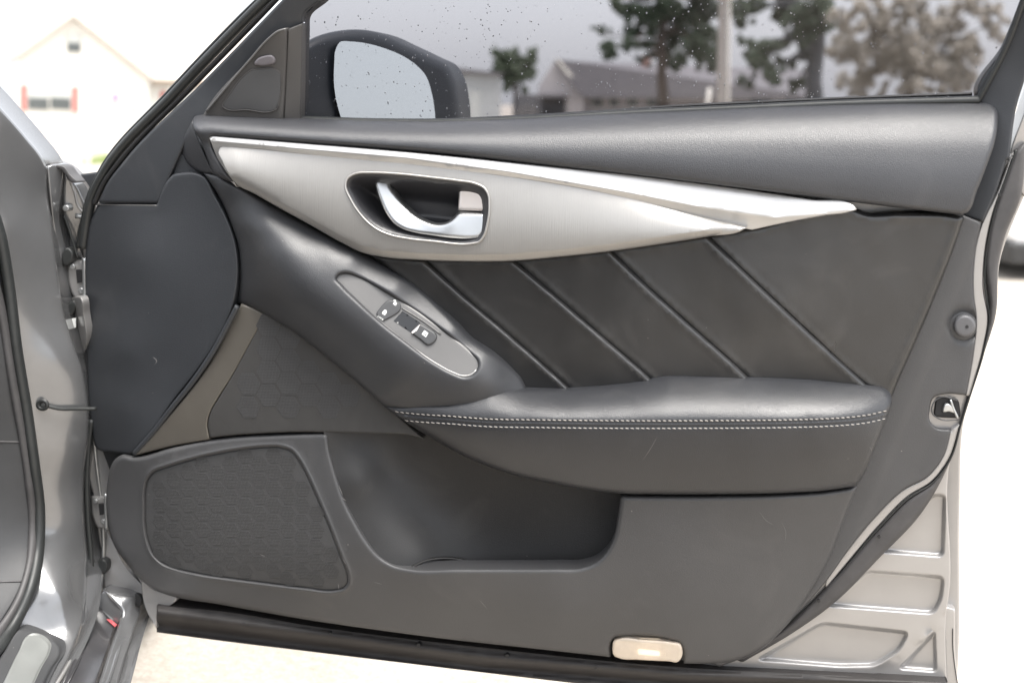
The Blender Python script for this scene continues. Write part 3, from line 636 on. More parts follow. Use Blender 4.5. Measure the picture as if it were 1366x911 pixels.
# ---- front bolster with the switch pod
plate_pts = [(446, 371), (450, 365), (459, 362), (468, 363), (477, 366.5), (505, 381), (533, 398), (585, 434), (630, 470), (639, 479), (641, 487), (637, 497), (630, 503), (618, 505), (604, 500), (579, 486.5), (540, 458), (502, 428), (474, 402), (455, 383)]
plate_c = curve(plate_pts, 3)
t = np.roll(plate_c, -1, 0) - np.roll(plate_c, 1, 0); t /= np.linalg.norm(t, axis=1, keepdims=True); pn = np.stack([-t[:, 1], t[:, 0]], 1)
if not inside((plate_c + pn * 2)[:1], plate_c)[0]: pn = -pn
plate_in = plate_c + pn * 3.5
plate_h = tps([(446, 371, 80), (500, 428, 86), (579, 487, 90), (618, 505, 91), (477, 366, 69), (533, 398, 70), (590, 437, 73), (636, 480, 78)], 20)
bol = tps([(272, 234, 30), (300, 278, 32), (316, 325, 32), (320, 365, 32), (318, 404, 32),
    (298, 252, 44), (325, 300, 57), (342, 345, 66), (346, 388, 60),
    (314, 250, 44), (345, 268, 46), (375, 285, 48), (415, 307, 50), (456, 330, 54), (487, 347, 54),
    (440, 336, 74), (468, 346, 76), (528, 382, 78), (605, 440, 80), (643, 476, 84), (662, 503, 82),
    (520, 364, 54), (554, 383, 50), (630, 452, 50), (682, 491, 50), (702, 517, 52),
    (482, 362, 67), (536, 394, 68), (590, 433, 70), (637, 468, 75),
    (441, 374, 86), (498, 433, 91), (576, 493, 94), (620, 511, 93), (432, 352, 78),
    (350, 302, 72), (380, 335, 84), (410, 370, 91), (400, 400, 88), (460, 440, 92), (540, 500, 94), (590, 525, 92),
    (354, 421, 42), (395, 447, 48), (433, 475, 54), (470, 505, 60), (512, 540, 66), (560, 540, 80), (600, 539, 86), (640, 528, 88), (650, 515, 89),
    (380, 420, 72), (420, 445, 78), (470, 480, 82), (520, 520, 86)], 10.0)
def bol_h(x, y):
    X = np.stack([np.ravel(x), np.ravel(y)], 1); h = bol(X[:, 0], X[:, 1])
    return h.reshape(np.shape(x))
pad('front_bolster', [(271, 231, 'c'), (284, 232), (314, 246), (340, 260), (375, 280), (415, 302), (456, 325), (487, 340), (520, 360), (554, 380), (595, 418), (630, 453), (660, 474), (682, 490), (695, 503), (703, 519, 'c'), (700, 545, 'c'), (600, 560, 'c'), (513, 542, 'c'), (470, 504), (433, 474), (395, 445), (354, 420), (330, 408), (316, 405, 'c'), (320, 372), (319, 335), (306, 292), (288, 255)],
    bol_h, M['bolster'], D, bev=6, dep=7, back=40, grid=4, holes=[plate_in])
plate = pad('switch_plate', plate_c, plate_h, M['switchplate'], D, bev=4, dep=3, back=14, grid=4)
ec = curve([(449, 374), (458, 385), (476, 402), (504, 427), (541, 456.5), (580, 484), (604, 497), (617, 501.5), (629, 499.5), (636, 493)], 4, False)
tube('plate_edge', np.column_stack([ec, plate_h(ec[:, 0], ec[:, 1]) + 0.2]), 1.2, M['lit_edge'], plate)
def rot_rect(pts): return [(x, y, 'c') for x, y in pts]
ls = pad('lock_switch', [(522, 400), (526, 401), (534, 405.5), (535, 409), (516, 426), (512, 428), (504, 422.5), (502, 419), (506, 412)], lambda x, y: plate_h(x, y) + 2.0, M['switch'], plate, bev=2, dep=1.5, back=5, grid=3, step=2)
pad('switch_well', rot_rect([(537, 415), (561, 430.5), (549, 444), (525, 428)]), lambda x, y: plate_h(x, y) + 0.4, M['switchhole'], plate, bev=0, back=2, grid=3, step=2)
ws = pad('window_switch', [(560, 431, 'c'), (572, 438), (582, 446), (583, 449), (576, 459), (572, 460.5), (560, 453), (548.5, 444.5, 'c'), (553, 437)], lambda x, y: plate_h(x, y) + 3.0, M['switch'], plate, bev=2.5, dep=2.0, back=10, grid=3, step=2)
tube('switch_rim', [(536, 411, float(plate_h(536, 411)) + 0.6), (562, 427, float(plate_h(562, 427)) + 0.6), (588, 446, float(plate_h(588, 446)) + 0.6)], 0.8, M['switchplate'], plate)
pad('rocker_face', rot_rect([(560.5, 432.5), (556, 441), (550, 445), (549, 443)]), lambda x, y: plate_h(x, y) + 3.5, M['chrome_warm'], ws, bev=0, back=1.5, grid=3, step=2)
# printed symbols: two padlocks with a bar of lettering, and a window sign
def sym(name, polys, hoff, parent, surf):
    V = []; F = []
    for pl in polys:
        a = np.array(pl, float); n = len(V)
        V += list(W(a[:, 0], a[:, 1], surf(a[:, 0], a[:, 1]) + hoff)); f = list(range(n, n + len(a)))
        s = sum((a[i][0] * a[(i+1) % len(a)][1] - a[(i+1) % len(a)][0] * a[i][1]) for i in range(len(a)))
        F.append(f if s < 0 else f[::-1])
    return mesh(name, V, F, M['print'], parent, smooth=False)
U1 = np.array([0.80, 0.60]); V1 = np.array([-0.55, 0.83])        # along and across the switch plate, in traced units
def padlock(cx, cy, s, open_=False):
    c = np.array([cx, cy]); q = lambda u, v: tuple(c + U1 * u * s + V1 * v * s)
    body = [q(-1, -0.8), q(1, -0.8), q(1, 0.9), q(-1, 0.9)]
    sh = -0.5 if open_ else 0
    arc = [q(math.cos(a) * 0.95 + sh * 2, -0.8 - math.sin(a) * 1.1) for a in np.linspace(0, math.pi, 7)]
    arc2 = [q(math.cos(a) * 0.5 + sh * 2, -0.8 - math.sin(a) * 0.65) for a in np.linspace(math.pi, 0, 7)]
    return [body] + [[arc[i], arc[i+1], arc2[5-i], arc2[6-i]] for i in range(6)]
swf = lambda x, y: plate_h(x, y) + 2.0
sym('lock_symbol', padlock(512.5, 417.5, 2.4), 0.25, ls, swf)
sym('unlock_symbol', padlock(527, 405, 2.2, True), 0.25, ls, swf)
td = bpy.data.curves.new('lettering', 'FONT'); td.body = 'LOCK'; td.size = 1.0
to = bpy.data.objects.new('tmp_text', td); COL.objects.link(to)
bpy.context.view_layer.update()
tm = bpy.data.meshes.new_from_object(to.evaluated_get(bpy.context.evaluated_depsgraph_get()))
tv = np.array([v.co[:] for v in tm.vertices]); tf = [list(p.vertices) for p in tm.polygons]
bpy.data.objects.remove(to)
tv[:, 0] /= tv[:, 0].max(); q = np.array([504.6, 420.5]) + np.outer(tv[:, 0] * 9.5, U1) - np.outer(tv[:, 1] * 3.2, V1) + V1 * 2.2
mesh('lettering', W(q[:, 0], q[:, 1], swf(q[:, 0], q[:, 1]) + 0.3), tf, M['print'], ls, smooth=False)
wsf = lambda x, y: plate_h(x, y) + 3.0
def frame_sign(cx, cy, s):
    c = np.array([cx, cy]); q = lambda u, v: tuple(c + U1 * u * s + V1 * v * s)
    o = [q(-1, -1), q(1, -1), q(1.1, 1), q(-1, 1)]; i = [q(-0.6, -0.6), q(0.6, -0.6), q(0.7, 0.6), q(-0.6, 0.6)]
    return [[o[k], o[(k+1) % 4], i[(k+1) % 4], i[k]] for k in range(4)] + [[q(-0.3, -0.1), q(0.3, -0.1), q(0, 0.45)], [q(-0.6, -0.35), q(0.6, -0.35), q(0.6, -0.15), q(-0.6, -0.15)]]
sym('window_symbol', frame_sign(567, 445, 3.2), 0.35, ws, wsf)

# ---- armrest
SEAM = np.array([(500, 549), (528, 554), (560, 557.5), (600, 560), (645, 563.5), (720, 565), (809, 566), (950, 566), (1050, 565), (1100, 563.5), (1133, 561.5), (1160, 558), (1185, 552), (1200, 548)], float)
seam_y = lambda x: prof(np.asarray(x, float), SEAM[:, 0], SEAM[:, 1])
AT = np.array([(505, 541), (555, 539.5), (595, 539), (621, 534), (651, 523), (675, 519.5), (702, 517.5), (760, 516), (800, 512.5), (840, 507), (867, 502), (890, 498.5), (940, 499), (996, 500.5), (1080, 504.5), (1158, 512.5), (1178, 516.5), (1195, 522)], float)
AB = np.array([(505, 545), (546, 566), (575, 584), (612, 605), (677, 631), (743, 646), (785, 653.5), (826, 658), (880, 659), (950, 659), (1050, 657), (1100, 654), (1142, 648), (1195, 640)], float)
def arm0(x, y):
    x = np.asarray(x, float); y = np.asarray(y, float)
    yt = np.interp(x, AT[:, 0], AT[:, 1]); yb = np.interp(x, AB[:, 0], AB[:, 1]); ys = seam_y(x)
    hb = prof(x, [505, 555, 595, 621, 651, 702, 760, 840, 900, 1100, 1160, 1195], [62, 78, 86, 85, 78, 58, 48, 44, 43, 43, 43, 43])
    hs = prof(x, [505, 560, 600, 700, 820, 950, 1060, 1130, 1165, 1195], [66, 84, 95, 107, 111, 111, 108, 98, 82, 58])
    he = prof(x, [505, 546, 612, 677, 743, 826, 950, 1050, 1143, 1195], [66, 70, 79, 82, 84, 84, 82, 78, 58, 46])
    u = np.clip((y - yt) / np.maximum(ys - yt, 3), 0, 1); v = np.clip((y - ys) / np.maximum(yb - ys, 3), 0, 1.2)
    return np.where(y < ys, hb + (hs - hb) * (1 - (1 - u)**1.75), hs - (hs - he) * v**2.0) + 0.35 * WR2(x, y)
def arm_h(x, y):
    x = np.asarray(x, float); y = np.asarray(y, float); d = y - seam_y(x)
    k = sstep((x - 505) / 40)
    return arm0(x, y) + k * (-2.2 * np.exp(-((d + 2.2) / 1.3)**2) - 2.2 * np.exp(-((d - 2.6) / 1.3)**2) + 0.5 * np.exp(-(d / 1.4)**2))
xs = np.arange(508, 1188, 4.0)
exa = np.concatenate([np.stack([xs + (2 if i % 2 else 0), seam_y(xs) + q], 1) for i, q in enumerate((-7, -5, -3.6, -2.2, -1, 0.2, 1.4, 2.6, 3.8, 5.2, 7))])
arm = pad('armrest', [(511, 541, 'c'), (555, 539.5), (595, 539), (621, 534), (651, 523), (675, 519.5), (702, 517.5), (760, 516), (800, 512.5), (840, 507), (867, 502), (890, 498.5), (940, 499), (996, 500.5), (1080, 504.5), (1158, 512.5), (1178, 516.5), (1188, 525), (1190, 536), (1185, 552), (1170, 590), (1146, 643), (1142, 648, 'c'), (1100, 654), (1050, 657), (950, 659), (880, 659), (826, 658), (785, 653.5), (743, 646), (677, 631), (612, 605), (575, 584), (546, 566)],
    arm_h, M['leather'], D, bev=7, dep=8, back=55, grid=5, extra=exa)
# stitching
V = []; F = []
def stitch_row(off, x0, x1, pitch=7.0):
    x = x0
    while x < x1:
        a, b = x, min(x + pitch * 0.66, x1); y0, y1 = seam_y(a) + off - 0.35, seam_y(b) + off + 0.35
        P = W(np.array([a, b]), np.array([y0, y1]), arm_h(np.array([a, b]), np.array([y0, y1])) + 0.5)
        T = P[1] - P[0]; T /= np.linalg.norm(T); N = np.cross(T, (0, -1, 0)); r = 0.00055
        n = len(V)
        for q, (p, sc) in enumerate(((P[0], 0.5), (P[0] * 0.75 + P[1] * 0.25, 1), (P[0] * 0.25 + P[1] * 0.75, 1), (P[1], 0.5))):
            for kk in range(6):
                an = kk * math.pi / 3; V.append(p + N * math.cos(an) * r * sc + np.array([0, -1, 0]) * math.sin(an) * r * sc)
        for q in range(3):
            for kk in range(6): F.append((n + q*6 + kk, n + q*6 + (kk+1) % 6, n + q*6 + 6 + (kk+1) % 6, n + q*6 + 6 + kk))
        F.append(tuple(n + k for k in range(6))[::-1]); F.append(tuple(n + 18 + k for k in range(6)))
        x += pitch
stitch_row(-5.0, 527, 1184); stitch_row(5.2, 540, 1181)
st = mesh('stitching', V, F, M['thread'], arm); st['kind'] = 'stuff'

# ---- front closing panel and bronze strip
fp = tps([(130, 275, -2), (114, 373, -10), (119, 546, -8), (145, 600, 0), (178, 602, 18), (209, 285, 16), (184, 346, 17), (169, 469, 17), (162, 546, 14), (235, 236, 22), (265, 234, 27), (303, 292, 35), (318, 350, 39), (313, 404, 39), (282, 469, 35), (232, 535, 27), (240, 400, 30), (220, 480, 25), (250, 300, 27), (150, 400, 3), (142, 500, 2)], 1.0)
front = pad('front_panel', [(131, 272, 'c'), (209, 273, 'c'), (214, 258), (224, 240), (232, 232.5), (240, 231), (262, 231), (270, 234), (288, 262), (303.5, 292), (314, 322), (318, 350), (317, 380), (313, 402), (300, 438), (282, 469), (260, 500), (232, 535), (205, 574), (176, 606, 'c'), (150, 603), (131, 600), (122, 570), (119, 546), (116, 469), (113.5, 400), (115, 330), (121, 295)], fp, M['plastic_dark'], D, bev=3.5, dep=5, back=26, grid=5)
tube('panel_step', [(129, 273, -2), (170, 274, 7), (209, 274.5, 15)], 0.9, M['switchplate'], front)
pad('bronze_strip', [(322, 405, 'c'), (338, 411), (355, 420, 'c'), (334, 458), (308, 505), (290, 533), (281, 549), (277, 565), (280, 586, 'c'), (235, 594), (178, 608, 'c'), (215, 567), (262, 510), (290, 468), (306, 436)], [(330, 408, 38), (350, 420, 40), (308, 490, 38), (280, 550, 38), (280, 584, 36), (190, 602, 24), (250, 530, 34)], M['bronze'], D, bev=3, dep=3, back=24, grid=5)
tube('strip_bead', [(317, 408, 42), (302, 437, 41), (285, 468, 39), (258, 508, 35), (230, 543, 30), (203, 578, 25), (179, 605, 20)], 3.4, M['plastic_dark'], D)

# ---- cloth covered triangle (midrange speaker)
tri_h = tps([(355, 420, 40), (308, 505, 40), (279, 565, 38), (282, 584, 36), (438, 476, 44), (512, 540, 50), (438, 577, 46), (550, 579, 54), (380, 520, 44), (360, 560, 43)], 3)
TRI = [(355, 419, 'c'), (395, 443), (433, 472), (470, 502), (520, 545), (565, 585, 'c'), (550, 581), (500, 578), (438, 576.5), (400, 576), (347, 578), (310, 580.5), (280, 584, 'c'), (277.5, 565), (282, 548), (292, 531), (308, 505), (334, 457)]
tri = pad('cloth_panel', TRI, tri_h, M['fabric'], D, bev=2.5, dep=2.5, back=24, grid=6)

# hexagon cells
def hexmesh(name, R, m):
    me = bpy.data.meshes.new(name); V = []; F = []
    for k, (rr, yy) in enumerate(((R, 0.0), (R * 0.95, -0.0002))):
        for i in range(6):
            a = i * math.pi / 3; V.append((rr * math.cos(a), yy, rr * math.sin(a)))
    F = [(6, 7, 8, 9, 10, 11)] + [(i, (i+1) % 6, 6 + (i+1) % 6, 6 + i) for i in range(6)]
    me.from_pydata(V, [], F); me.materials.append(m); me.update(); return me
def hexfill(poly, hfun, pitch, parent, margin, me, keep=lambda x, y: True, lift=0.15):
    lo, hi = poly.min(0), poly.max(0); dy = pitch; dx = pitch * math.sqrt(3) / 2; i = 0; x = lo[0]; pts = []
    while x < hi[0]:
        y = lo[1] + (dy / 2 if i % 2 else 0)
        while y < hi[1]:
            pts.append((x, y)); y += dy
        x += dx; i += 1
    X = np.array(pts); X = X[inside(X, poly)]; X = X[seg_dist(X, poly) > margin]
    off = np.array(door.location)
    for (x, y) in X:
        if not keep(x, y): continue
        h = float(hfun(np.array([x]), np.array([y]))[0]); e = 4.0
        hx = float(hfun(np.array([x + e]), np.array([y]))[0]) - float(hfun(np.array([x - e]), np.array([y]))[0])
        hy = float(hfun(np.array([x]), np.array([y + e]))[0]) - float(hfun(np.array([x]), np.array([y - e]))[0])
        a = W(np.array([x - e, x + e]), np.array([y, y]), np.array([h - hx / 2, h + hx / 2])); b = W(np.array([x, x]), np.array([y + e, y - e]), np.array([h + hy / 2, h - hy / 2]))
        ux = Vector(a[1] - a[0]).normalized(); uz = Vector(b[1] - b[0]).normalized(); uy = uz.cross(ux).normalized(); uz = ux.cross(uy)
        o = bpy.data.objects.new('hexagon_cell', me); COL.objects.link(o); o.parent = parent
        p = W(np.array([x]), np.array([y]), np.array([h + lift]))[0] - off
        o.matrix_local = Matrix.Translation(Vector(p)) @ Matrix((ux, uy, uz)).transposed().to_4x4()
hexfill(curve(TRI, 4), tri_h, 31.0, tri, 9.0, hexmesh('hexagon_cell_large', 0.0163, M['hexcell']), keep=lambda x, y: y < 552 and x < 480)

# ---- lower panel with speaker recess, map pocket and courtesy lamp
GR = [(191, 675), (191, 655), (196, 636), (204, 627), (216, 622.5), (250, 612), (288, 603), (320, 597.5), (354, 594), (375, 594.5), (390, 600), (400, 612), (411, 632), (426, 665), (443, 706), (458, 745), (466, 766), (466, 778), (460, 786), (449, 789), (405, 786), (360, 780.5), (310, 774), (262, 767), (236, 761), (216, 753), (203, 741), (195, 722), (191, 695)]
gr_c = curve(GR, 3)
low0 = tps([(160, 608, 20), (147, 625, 14), (142, 675, 8), (150, 725, 8), (170, 755, 10), (193, 780, 12), (224, 795, 15), (300, 808, 22), (416, 827, 28), (640, 857, 30), (815, 876, 28), (937, 885, 24), (1021, 864, 22), (1075, 799, 26), (1106, 741, 32), (1143, 650, 46),
    (1050, 660, 68), (930, 661, 72), (830, 664, 74), (822, 710, 72), (776, 757, 72), (677, 759, 74), (546, 759, 74), (492, 727, 70), (459, 667, 62), (444, 619, 54), (436, 578, 48),
    (360, 580, 42), (278, 588, 36), (179, 611, 26), (300, 690, 40), (230, 680, 33), (600, 800, 66), (900, 760, 66), (1000, 720, 60), (420, 790, 48), (750, 820, 62), (400, 690, 50), (900, 840, 48), (1040, 760, 46), (260, 785, 28)], 1.0)
def low_h(x, y):
    X = np.stack([np.ravel(x), np.ravel(y)], 1); h = low0(X[:, 0], X[:, 1])
    bb = ((X > gr_c.min(0) - 10) & (X < gr_c.max(0) + 10)).all(1); s = np.full(len(X), -50.0)
    d = seg_dist(X[bb], gr_c); s[bb] = np.where(inside(X[bb], gr_c), d, -d)
    rim = 1.6 * np.exp(-((s + 1.0) / 1.6)**2)
    return (h - 5.0 * sstep((s - 0.3) / 3.0) + rim).reshape(np.shape(x))
t = np.roll(gr_c, -1, 0) - np.roll(gr_c, 1, 0); t /= np.linalg.norm(t, axis=1, keepdims=True); nn = np.stack([-t[:, 1], t[:, 0]], 1)
if not inside((gr_c + nn * 2)[:1], gr_c)[0]: nn = -nn
exg = np.concatenate([gr_c + nn * q for q in (-4, -2.4, -1, 0.3, 1.5, 3.2)])
LOW = [(148, 622), (153, 613), (161, 607.5), (179, 609.5), (230, 597), (278, 587), (320, 582), (360, 580), (400, 578.5), (437, 578, 'c'), (440, 600), (445, 620), (452, 644), (460, 667), (475, 697), (490, 722), (506, 741), (525, 753), (546, 758), (610, 758.5), (677, 758.5), (740, 758), (776, 756.5), (794, 750), (808, 737), (818, 718), (824, 690), (828, 661, 'c'), (880, 661.5), (950, 661.5), (1050, 659.5), (1100, 656), (1143, 649.5, 'c'), (1127, 690), (1108, 741), (1092, 772), (1075, 799), (1058, 824), (1037, 847), (1021, 862), (1003, 873), (985, 880), (962, 884), (937, 885), (912, 884.5, 'c'), (911, 866), (906, 857), (896, 853.5), (830, 848.5), (820, 850), (815, 857), (814, 876, 'c'), (760, 870), (700, 863.5), (600, 852.6), (500, 839.5), (416, 827.5), (340, 814.5), (281, 804), (250, 799.5), (224, 793.5), (205, 786), (189, 774), (170, 753), (152, 727), (144, 700), (141.5, 675), (143, 645)]
low = pad('lower_panel', LOW, low_h, M['plastic'], D, bev=7, dep=7, back=30, grid=6, extra=exg)
gin = gr_c + nn * 3.0
gril_h = lambda x, y: low0(x, y) - 2.6
gril = pad('speaker_grille', gin, gril_h, M['grille'], D, bev=2, dep=2, back=5, grid=7)
hexfill(gin, gril_h, 22.0, gril, 5.0, hexmesh('hexagon_cell_small', 0.0116, M['hexcell']))
pocket_h = tps([(437, 576, 44), (445, 622, 48), (459, 667, 55), (492, 727, 62), (546, 760, 60), (480, 640, 46), (520, 710, 50),
    (480, 585, 26), (520, 630, 20), (570, 690, 18), (612, 750, 22), (560, 740, 48), (560, 590, 10), (640, 640, 2), (720, 680, -2), (800, 690, -4), (830, 700, 0), (740, 740, 6), (680, 760, 14), (800, 760, 10), (640, 700, 4), (600, 575, 8)], 1.0)
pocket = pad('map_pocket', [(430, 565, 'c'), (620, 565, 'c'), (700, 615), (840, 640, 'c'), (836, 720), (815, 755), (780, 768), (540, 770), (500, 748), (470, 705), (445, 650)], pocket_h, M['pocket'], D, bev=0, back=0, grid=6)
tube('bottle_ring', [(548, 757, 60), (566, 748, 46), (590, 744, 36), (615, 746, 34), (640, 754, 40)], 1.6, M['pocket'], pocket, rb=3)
lamp = pad('courtesy_lamp', [(817, 862), (818.5, 855), (825, 852), (860, 853.5), (898, 856.5), (907, 858.5), (910, 865), (909, 877), (905, 882), (890, 881.5), (850, 879.5), (826, 877.5), (819, 874)], lambda x, y: low0(x, y) + 2.5, M['lens'], D, bev=4, dep=3.5, back=14, grid=4)
b_ = M['lens'].node_tree.nodes['Principled BSDF']; b_.inputs['Transmission Weight'].default_value = 0.4; b_.inputs['Emission Strength'].default_value = 0.0
pad('reflector', rounded([(818, 853), (908, 858), (908, 881), (819, 876)], 4), lambda x, y: low0(x, y) - 9, mat('lamp reflector', (0.8, 0.76, 0.7), 0.35, vary=0.05), lamp, bev=2, dep=-6, back=3, grid=4)
tube('bulb', [(852, 865, 26), (866, 866, 25.5), (880, 867, 25)], 4.5, mat('lit bulb', (0.9, 0.82, 0.7), 0.4, emit=((1.0, 0.86, 0.68), 0.45), vary=0.02), lamp)
for x in (826, 901):
    tube('lens_tab', [(x, 860 + (x - 826) * 0.06, 32), (x, 873 + (x - 826) * 0.06, 29)], 0.8, M['chrome_warm'], lamp)
M['scuff'] = mat('pale scuff', (0.15, 0.147, 0.143), 0.7, vary=0.2, vscale=300)
def scratch(pts, hfun, parent, r=0.22):
    c = curve(pts, 3, False); P = W(c[:, 0], c[:, 1], hfun(c[:, 0], c[:, 1]) + 0.05)
    n = len(P); rr = np.sin(np.linspace(0.15, math.pi - 0.15, n)) * r / 1000
    tube3('scratch', P, rr, rr * 0.4, M['scuff'], parent, nseg=6)
scratch([(877, 582), (868, 598), (858, 613)], arm_h, arm)
scratch([(1160, 596), (1163, 601)], arm_h, arm, 0.4)
scratch([(1013, 682), (1022, 694), (1032, 700)], low_h, low); scratch([(1043, 697), (1048, 708), (1047, 724)], low_h, low)
scratch([(452, 648), (457, 660)], low_h, low, 0.5); scratch([(456, 664), (462, 668)], low_h, low, 0.5)
scratch([(498, 776), (510, 779)], low_h, low); scratch([(880, 722), (884, 724)], low_h, low, 0.4); scratch([(640, 800), (650, 812)], low_h, low)
scratch([(451, 778), (452, 787)], gril_h, gril, 0.5); scratch([(457, 744), (461, 752)], low_h, low, 0.5); scratch([(345, 738), (353, 742)], gril_h, gril, 0.5)
scratch([(204, 476), (209, 482), (206, 486)], fp, front, 0.5)
print('part B done')

# ------------------------------------------------------------------ car body at the hinge side
body = empty('car', (-0.75, -0.1, 0.0), 'grey car body with door jamb, sill plate and hinges left of open door', 'car')
B = body
jamb_h = tps([(-30, 110, 90), (0, 145, 70), (62, 220, 12), (63, 260, 6), (20, 300, 60), (75, 330, 6), (30, 420, 58), (90, 430, 6), (45, 540, 55), (112, 500, 2), (118, 560, 0), (55, 660, 52), (112, 640, -2), (114, 690, 0), (62, 715, 52), (85, 700, 30), (85, 730, 40), (85, 760, 68), (85, 792, 98), (62, 760, 84), (60, 800, 112), (113, 744, 10), (112, 780, 40), (112, 800, 56), (98, 840, 108), (60, 850, 130), (75, 911, 205), (30, 911, 232), (-30, 911, 260), (-30, 600, 100), (-30, 300, 100), (-30, 760, 130), (85, 600, 32), (75, 480, 32)], 2.0)
pad('door_jamb', [(-45, 95, 'c'), (0, 142), (35, 182), (60, 215), (64, 224, 'c'), (66, 260), (73, 315), (80, 375), (88, 423), (100, 460), (110, 488), (116, 520), (119, 550), (119, 575), (113, 634), (113, 690), (117, 744), (116, 780), (112, 825), (96, 870), (74, 913), (50, 960, 'c'), (-45, 960, 'c')], jamb_h, M['paint'], B, bev=5, dep=8, back=40, grid=8)
tube('jamb_bead', [(120, 800, 20), (116, 835, 52), (104, 862, 100), (90, 888, 155), (72, 918, 215)], 2.2, M['paint_in'], B)
# recess behind the jamb with hinges
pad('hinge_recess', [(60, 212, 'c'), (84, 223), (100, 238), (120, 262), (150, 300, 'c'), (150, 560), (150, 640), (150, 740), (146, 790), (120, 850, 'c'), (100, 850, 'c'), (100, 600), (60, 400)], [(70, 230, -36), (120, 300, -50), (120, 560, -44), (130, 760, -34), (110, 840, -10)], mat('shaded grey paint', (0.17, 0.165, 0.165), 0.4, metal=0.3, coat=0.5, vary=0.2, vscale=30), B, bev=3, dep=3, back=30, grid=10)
pad('pillar_flange', [(62, 222, 'c'), (72, 219), (84, 223), (85, 232), (82, 262), (80, 290), (86, 320), (92, 340, 'c'), (80, 350, 'c'), (72, 310), (66, 262)], [(64, 225, 8), (84, 225, -10), (80, 290, -14), (90, 340, -20), (70, 280, 4)], M['paint'], B, bev=3, dep=4, back=20, grid=4)
pad('fender_fold', [(86, 226, 'c'), (93, 238), (103, 248), (110, 262), (118, 280), (122, 300, 'c'), (112, 302), (112, 345, 'c'), (98, 345), (92, 310), (86, 292), (84, 260)], [(88, 230, -14), (104, 262, -26), (96, 320, -30), (115, 300, -32), (88, 280, -18)], M['paint'], B, bev=4, dep=5, back=20, grid=4)
tube('fold_edge', [(93, 240, -18), (100, 258, -20), (106, 278, -22), (112, 284, -24), (120, 287, -26)], 1.6, M['paint_in'], B)
tube('fold_edge', [(101, 289, -22), (118, 290, -24)], 2.6, M['steel'], B)
disc('bolt_head', 88, 278, 4.5, -4, M['steel'], B, bev=2, dep=2, back=10)
tube('wiring', [(86, 288, -12), (92, 305, -14), (98, 325, -16), (104, 345, -18)], 1.6, M['rubber'], B)
pad('cowl_cover', [(95, 234, 'c'), (140, 228, 'c'), (160, 260, 'c'), (130, 330, 'c'), (118, 296), (110, 262)], -70, M['plastic_dark'], B, bev=3, dep=3, back=40, grid=6)
pad('fender_edge', [(62, 217), (75, 220), (85, 222), (93, 232), (103, 244), (96, 244), (88, 234), (80, 226), (66, 224)], -2, M['rubber_grey'], B, bev=2, dep=2, back=20, grid=3)
def hinge(cx, cy, s, name='door_hinge'):
    h = pad(name, [(cx - 13*s, cy - 24*s, 'c'), (cx + 14*s, cy - 24*s, 'c'), (cx + 16*s, cy - 10*s), (cx + 14*s, cy + 26*s, 'c'), (cx - 2*s, cy + 26*s), (cx - 11*s, cy + 8*s)], -20, M['paint_in'], B, bev=3, dep=4, back=20, grid=4)
    pad('hinge_slot', [(cx - 2*s, cy - 12*s, 'c'), (cx + 9*s, cy - 12*s, 'c'), (cx + 9*s, cy + 4*s, 'c'), (cx, cy + 6*s, 'c')], -17, M['backing'], h, bev=0, back=3, grid=4)
    disc('hinge_bolt', cx - 7*s, cy - 16*s, 4 * s, -15, M['steel'], h, bev=1.5, dep=1.5, back=5)
    disc('hinge_bolt', cx + 5*s, cy + 16*s, 4 * s, -15, M['steel'], h, bev=1.5, dep=1.5, back=5)
    pin = tube('hinge_pin', [(cx + 10*s, cy - 28*s, -16), (cx + 11*s, cy + 28*s, -16)], 3.5 * s, M['steel'], h)
hinge(103, 372, 1.0); hinge(133, 682, 0.85)
pad('hinge_cover', [(94, 398), (106, 396), (112, 420), (113, 470), (108, 480), (100, 452), (94, 420)], [(96, 400, -24), (110, 470, -26), (104, 430, -18)], M['paint_in'], B, bev=3, dep=4, back=16, grid=4)
pad('warning_tag', [(95, 425, 'c'), (101, 424, 'c'), (101, 437, 'c'), (96, 438, 'c')], -14, M['print'], B, bev=0, back=1, grid=4)
pad('rubber_plug', [(82, 340), (90, 330), (97, 336), (95, 350), (86, 356)], -10, M['rubber'], B, bev=3, dep=3, back=10, grid=3)
pad('rubber_plug', [(90, 410), (98, 400), (102, 406), (98, 418), (92, 424)], -12, M['rubber'], B, bev=3, dep=3, back=10, grid=3)
tube('jamb_seal', [(124, 566, -18), (126, 590, -20), (129, 620, -22), (133, 650, -24), (137, 690, -26), (138, 740, -26), (134, 790, -22)], 2.2, M['steel'], B)
tube('jamb_seal', [(122, 560, -6), (118, 600, -8), (116, 640, -8), (118, 700, -8), (122, 750, -6), (122, 800, 2)], 3.0, M['rubber'], B)
pad('rubber_plug', [(134, 745), (142, 748), (143, 760), (138, 766), (132, 762)], -16, M['rubber'], B, bev=3, dep=3, back=10, grid=3)
